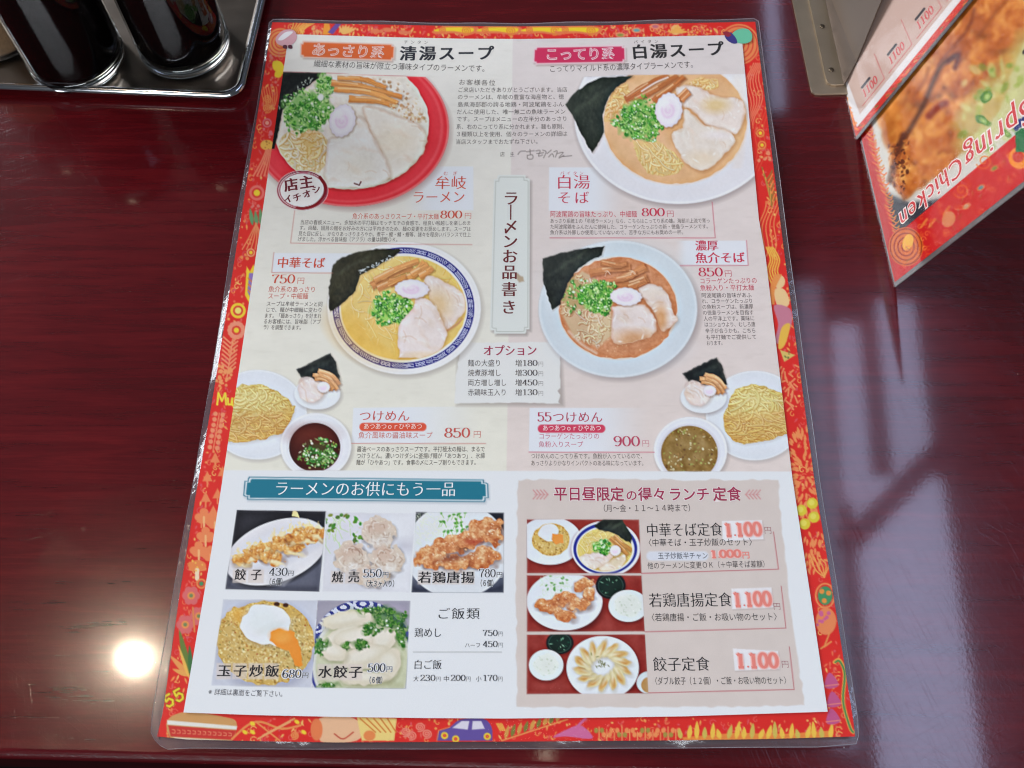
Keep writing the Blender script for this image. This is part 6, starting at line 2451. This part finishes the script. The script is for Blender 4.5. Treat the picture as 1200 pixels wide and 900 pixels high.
cv.clip = np.zeros(cv.X.shape)
cv.clip[r[0]] = r[1]
for (c_, a_, b_, n_) in (((470, 470), 60, 90, .7), ((560, 420), 80, 70, .6), ((430, 560), 50, 60, .4), ((640, 330), 70, 110, .8), ((500, 250), 50, 90, .7), ((590, 110), 60, 110, .6), ((700, 180), 70, 120, .7), ((680, 20), 80, 90, .5), ((760, 60), 60, 120, .6), ((590, 240), 50, 60, .3), ((530, 520), 60, 50, 0)):
    cv.lump(c_, a_, b_, n_, CH, 30, 4)
cv.clip = None
cv.C = cv.C * .25 + blur(cv.C, 3) * .75
for P_, w_, c_ in (([(395, 470), (440, 400), (480, 330), (510, 260), (540, 200), (580, 175)], 14, (70, 40, 24)), ([(380, 560), (400, 480), (420, 420)], 20, (90, 46, 24)), ([(530, 200), (570, 150), (620, 90), (640, 30)], 10, (120, 60, 30)),
                   ([(500, 360), (530, 330), (550, 320)], 22, (120, 40, 30)), ([(450, 300), (480, 260), (500, 210)], 8, (150, 84, 40)), ([(650, 120), (690, 60), (740, 0)], 10, (150, 84, 40)), ([(560, 190), (590, 170), (580, 210)], 16, (84, 30, 34))):
    cv.line(P_, w_, c_, a=.75, soft=5, smooth=True)
cv.crumbs(cv.m_poly([(370, 450), (440, 430), (440, 560), (410, 610), (385, 570)], 3), (360, 430, 450, 610), 120, [(120, 62, 34), (84, 40, 24), (170, 96, 50), (200, 124, 66)], (1.2, 3), .8)
cv.poly([(600, 330), (680, 250), (780, 120), (900, 60), (1000, 0), (1000, 300), (800, 330), (700, 460), (600, 480), (580, 400)], (192, 186, 120), soft=16, a=.7, warp=6, wsc=12)
for i in range(40):
    x0, y0 = rng.uniform(590, 790), rng.uniform(180, 480)
    cv.ell((x0, y0), rng.uniform(8, 26), rng.uniform(5, 14), [(150, 170, 80), (190, 196, 130), (110, 150, 60), (206, 206, 150)][i % 4], rng.uniform(0, 3), soft=3, a=.55)
for c, a0, b0 in (((680, 300), 17, 22), ((668, 375), 24, 11), ((742, 415), 18, 9)):
    cv.ell(c, a0, b0, (92, 132, 62), .6, warp=2, soft=2)
    cv.ell(c, a0 * .5, b0 * .5, (168, 188, 116), .6, soft=3)
cv.poly([(395, 732), (900, 306), (1100, 500), (500, 1000), (330, 820), (372, 700)], (196, 34, 34))
cv.poly([(395, 732), (292, 330), (150, 300), (300, 900), (400, 900)], (188, 40, 34))
# ornaments of the border
for i in range(60):
    t = i / 60
    x0, y0 = 262 + 130 * t + rng.uniform(-6, 8), 260 + 470 * t
    cv.line([(x0, y0), (x0 + 14, y0 + 8), (x0 + 22, y0 + 2)], 3.6, (226, 110, 50) if i % 2 else (210, 140, 60), smooth=True)
for (cx, cy, rr2) in ((428, 765, 54),):
    cv.ell((cx, cy), rr2, rr2 * 1.12, (206, 110, 44))
    for k_ in range(4): cv.ring((cx, cy), rr2 - 3 - k_ * 12, (rr2 - 3 - k_ * 12) * 1.12, 4, (150, 60, 24))
    cv.ell((cx + 6, cy - 14), 16, 26, (226, 170, 60), .3)
for i in range(110):
    t = rng.random()
    x0, y0 = 400 + 460 * t + rng.uniform(0, 60), 745 - 385 * t + rng.uniform(-10, 100)
    c_ = [(222, 120, 56), (214, 96, 50), (232, 156, 84), (150, 120, 60)][i % 4]
    if i % 2: cv.line([(x0, y0), (x0 + rng.uniform(-14, 14), y0 - rng.uniform(4, 18))], 3, c_, a=.8)
    else:
        t2 = np.linspace(0, rng.uniform(3, 7), 10)
        cv.line(np.stack([x0 + (2 + 1.3 * t2) * np.cos(t2), y0 + (2 + 1.3 * t2) * np.sin(t2)], 1), 2.6, c_, a=.75)
for (x0, y0) in ((500, 690), (475, 690), (560, 680), (545, 650)): cv.line([(x0, y0 + 14), (x0 + 18, y0 - 10)], 8, (214, 128, 66), a=.9)
cv.ell((560, 680), 20, 26, (206, 130, 90), .4)
for (x0, y0, c_) in ((615, 640, (190, 150, 120)), (660, 582, (110, 130, 130)), (702, 522, (130, 130, 60))):
    cv.ell((x0, y0), 16, 9, (206, 120, 80), -.6)
    cv.ell((x0, y0), 9, 5, c_, -.6)
for (x0, y0) in ((600, 590), (670, 500)):
    t = np.linspace(0, 9, 24)
    cv.line(np.stack([x0 + (4 + 2.4 * t) * np.cos(t), y0 + (4 + 2.4 * t) * np.sin(t)], 1), 4, (226, 130, 60), a=.9)
cv.ell((780, 490), 34, 34, (226, 140, 40))
cv.ell((776, 486), 18, 18, (196, 60, 40))
for P_ in ([(770, 470), (766, 410), (800, 395), (840, 400), (840, 480)],): cv.poly(P_, (48, 116, 70), warp=1)
for (x0, y0) in ((770, 392), (782, 382), (794, 376)): cv.ell((x0, y0), 9, 14, (50, 60, 120))
cv.C = np.clip((cv.C - 128) * 1.12 + 112 + (fbm(cv.X, cv.Y, 3, 4) * 6)[..., None], 0, 255)  # more contrast; inks darkened overall, putting the sheet's dimmer light into its colour
cobj = cv.build(lambda a, b: cv.P, {0: "card_print"}, lambda i, o: card)

# lettering of the tilted card runs down-left, upside down to the camera
def card_text(s, x0, y0, x1, y1, em_px, col, halo, name, st='minb'):
    a, b = on_card(x0, y0, .0009), on_card(x1, y1, .0009)
    d = (b - a)
    Ln = np.linalg.norm(d)
    d /= Ln
    upv = np.cross(nrm, d)
    adv = []
    for ch in s:
        v, f = GL.get((ch, 'reg'), (np.zeros((0, 2)), []))
        adv.append(.28 if ch == ' ' else (v[:, 0].max() + .10 if len(v) else .5))
    tot = sum(adv)
    sc = Ln / tot
    for (sty, colr, off, hh) in ((('fat', halo, (-.015, .015), .0009), ('thin', col, (-.02, -.007, .007, .02), .00096)) if halo else (('reg', col, (-.02, 0, .02), .00096),)):
        V, F = [], []
        pos = 0
        for ch, ad in zip(s, adv):
            v, f = GL.get((ch, sty), (np.zeros((0, 2)), []))
            for ki, o in enumerate(off):
                base = len(V)
                for (vx, vy) in v:
                    V.append(a + d * ((pos + vx + o + vy * .12) * sc) + upv * (vy * sc * em_px) + nrm * (hh - .0009 + ki * .00001))
                F += [[k + base for k in g] for g in f]
            pos += ad
        if V: link(name if colr is col else "text_outline", mesh(np.array(V), F), flat(colr), card)


card_text("Spring", 1206, 113, 1127, 178, 1.25, (196, 60, 62), (222, 206, 200), "dish_name")
card_text("Chicken", 1125, 181, 1052, 252, 1.2, (196, 60, 62), (222, 206, 200), "dish_name")
card_text("C", 1214, 46, 1196, 60, 1.5, (40, 30, 30), None, "dish_name")


def slab(parent, name, corner, e1, e2, l1, l2, h, th, mat, margin=0.0):
    c = corner - e1 * margin - e2 * margin + nrm * h
    V = [c, c + e1 * (l1 + margin), c + e1 * (l1 + margin) + e2 * (l2 + margin), c + e2 * (l2 + margin)]
    V = V + [v - nrm * th for v in V]
    return link(name, mesh(V, [[0, 3, 2, 1], [4, 5, 6, 7], [0, 1, 5, 4], [1, 2, 6, 5], [2, 3, 7, 6], [3, 0, 4, 7]]), mat, parent)


M_CEDGE = simple("card_film_edge", (66, 58, 58), .3, noise=.3, nscale=60)
slab(card, "pouch_back", K, d1, d2, .175, .125, .0006, .0005, M_CEDGE, .0026)
fl_m = film_mat("card_film", (220, 220, 225), .0, .06, gloss=.5, bump=.1)
c0 = K + nrm * .0014
link("clear_film", mesh([c0 - d1 * .0026 - d2 * .0026, c0 + d1 * .175 - d2 * .0026, c0 + d1 * .175 + d2 * .125, c0 - d1 * .0026 + d2 * .125], [[3, 2, 1, 0]]), fl_m, card)

# second sheet lying on the first, turned a little
H2 = .0030
K2 = on_card(1003, 160, H2)
p_a, p_b = on_card(993, 96, H2), on_card(1135, 0, H2)
e2 = p_b - K2
e2 /= np.linalg.norm(e2)
e1 = np.cross(nrm, e2)
if e1 @ (p_a - K2) < 0: e1 = -e1
card2 = empty("laminated_menu", tuple(K2))
tag(card2, "laminated price sheet with white paper and a red edge lying on the chicken sheet", "menu")
c2v = card_canvas((192, 44, 36), 0.0, .12, .0, .16, .0, 330, 260, corner=K2, e1=e1, e2=e2)
c2v.zoom(0, 0, 1)


def c2p(a, b):
    """mm along the sheet -> photo pixel"""
    P = K2 + e1 * a * .001 + e2 * b * .001
    cc = (P - CAM) @ RC
    return (600 + F_PX * cc[0] / -cc[2], 450 - F_PX * cc[1] / -cc[2])


c2v.poly([c2p(4.5, 3), c2p(130, 3), c2p(130, 170), c2p(4.5, 170)], (214, 206, 204))
c2v.poly([c2p(10, 8), c2p(130, 8), c2p(130, 170), c2p(10, 170)], (190, 160, 148))
for i in range(120):
    a, b = rng.uniform(.5, 4), rng.uniform(0, 150)
    p = c2p(a, b)
    c2v.line([p, (p[0] + 3, p[1] - 2)], 1.4, [(222, 90, 50), (200, 130, 60), (90, 110, 50), (226, 60, 50)][i % 4] if 20 < b < 60 or i % 3 == 0 else (214, 70, 50))
for i in range(60):
    p = c2p(rng.uniform(4, 60), rng.uniform(.3, 2.6))
    c2v.line([p, (p[0] + 3, p[1] + 2)], 1.6, (230, 130, 50))
for k_ in range(4):
    b0 = 14 + k_ * 24
    c2v.line([c2p(13, b0 - 2), c2p(13, b0 + 18), c2p(34, b0 + 18)], .9, (190, 100, 96))
    c2v.line([c2p(24, b0 + 2), c2p(24, b0 + 9)], 2.6, (60, 56, 62))
c2v.build(lambda a, b: c2v.P, {0: "card_print"}, lambda i, o: card2)
for k_ in range(4):      # red prices
    b0 = 14 + k_ * 24
    P0 = K2 + e1 * .0185 + e2 * (b0 + 1) * .001 + nrm * .0001
    V, F = [], []
    pos = 0
    for chn in "1100":
        for (v, f) in digit_strokes(chn, .08, .17):
            base = len(V)
            for (vx, vy) in v: V.append(P0 + e2 * ((pos + vx) * .0052) + e1 * (-vy * .0058 + .003) + nrm * (.00001 * (base % 7)))
            F += [[i + base for i in g] for g in f]
        pos += .62
    link("price_text", mesh(np.array(V), F), flat((196, 84, 84)), card2)
slab(card2, "pouch_back", K2, e1, e2, .12, .16, -.0002, .0005, M_CEDGE, .0022)
c0 = K2 + nrm * .0008
link("clear_film", mesh([c0 - e1 * .0022 - e2 * .0022, c0 + e1 * .12 - e2 * .0022, c0 + e1 * .12 + e2 * .16, c0 - e1 * .0022 + e2 * .16], [[3, 2, 1, 0]]), fl_m, card2)
print("scene done")
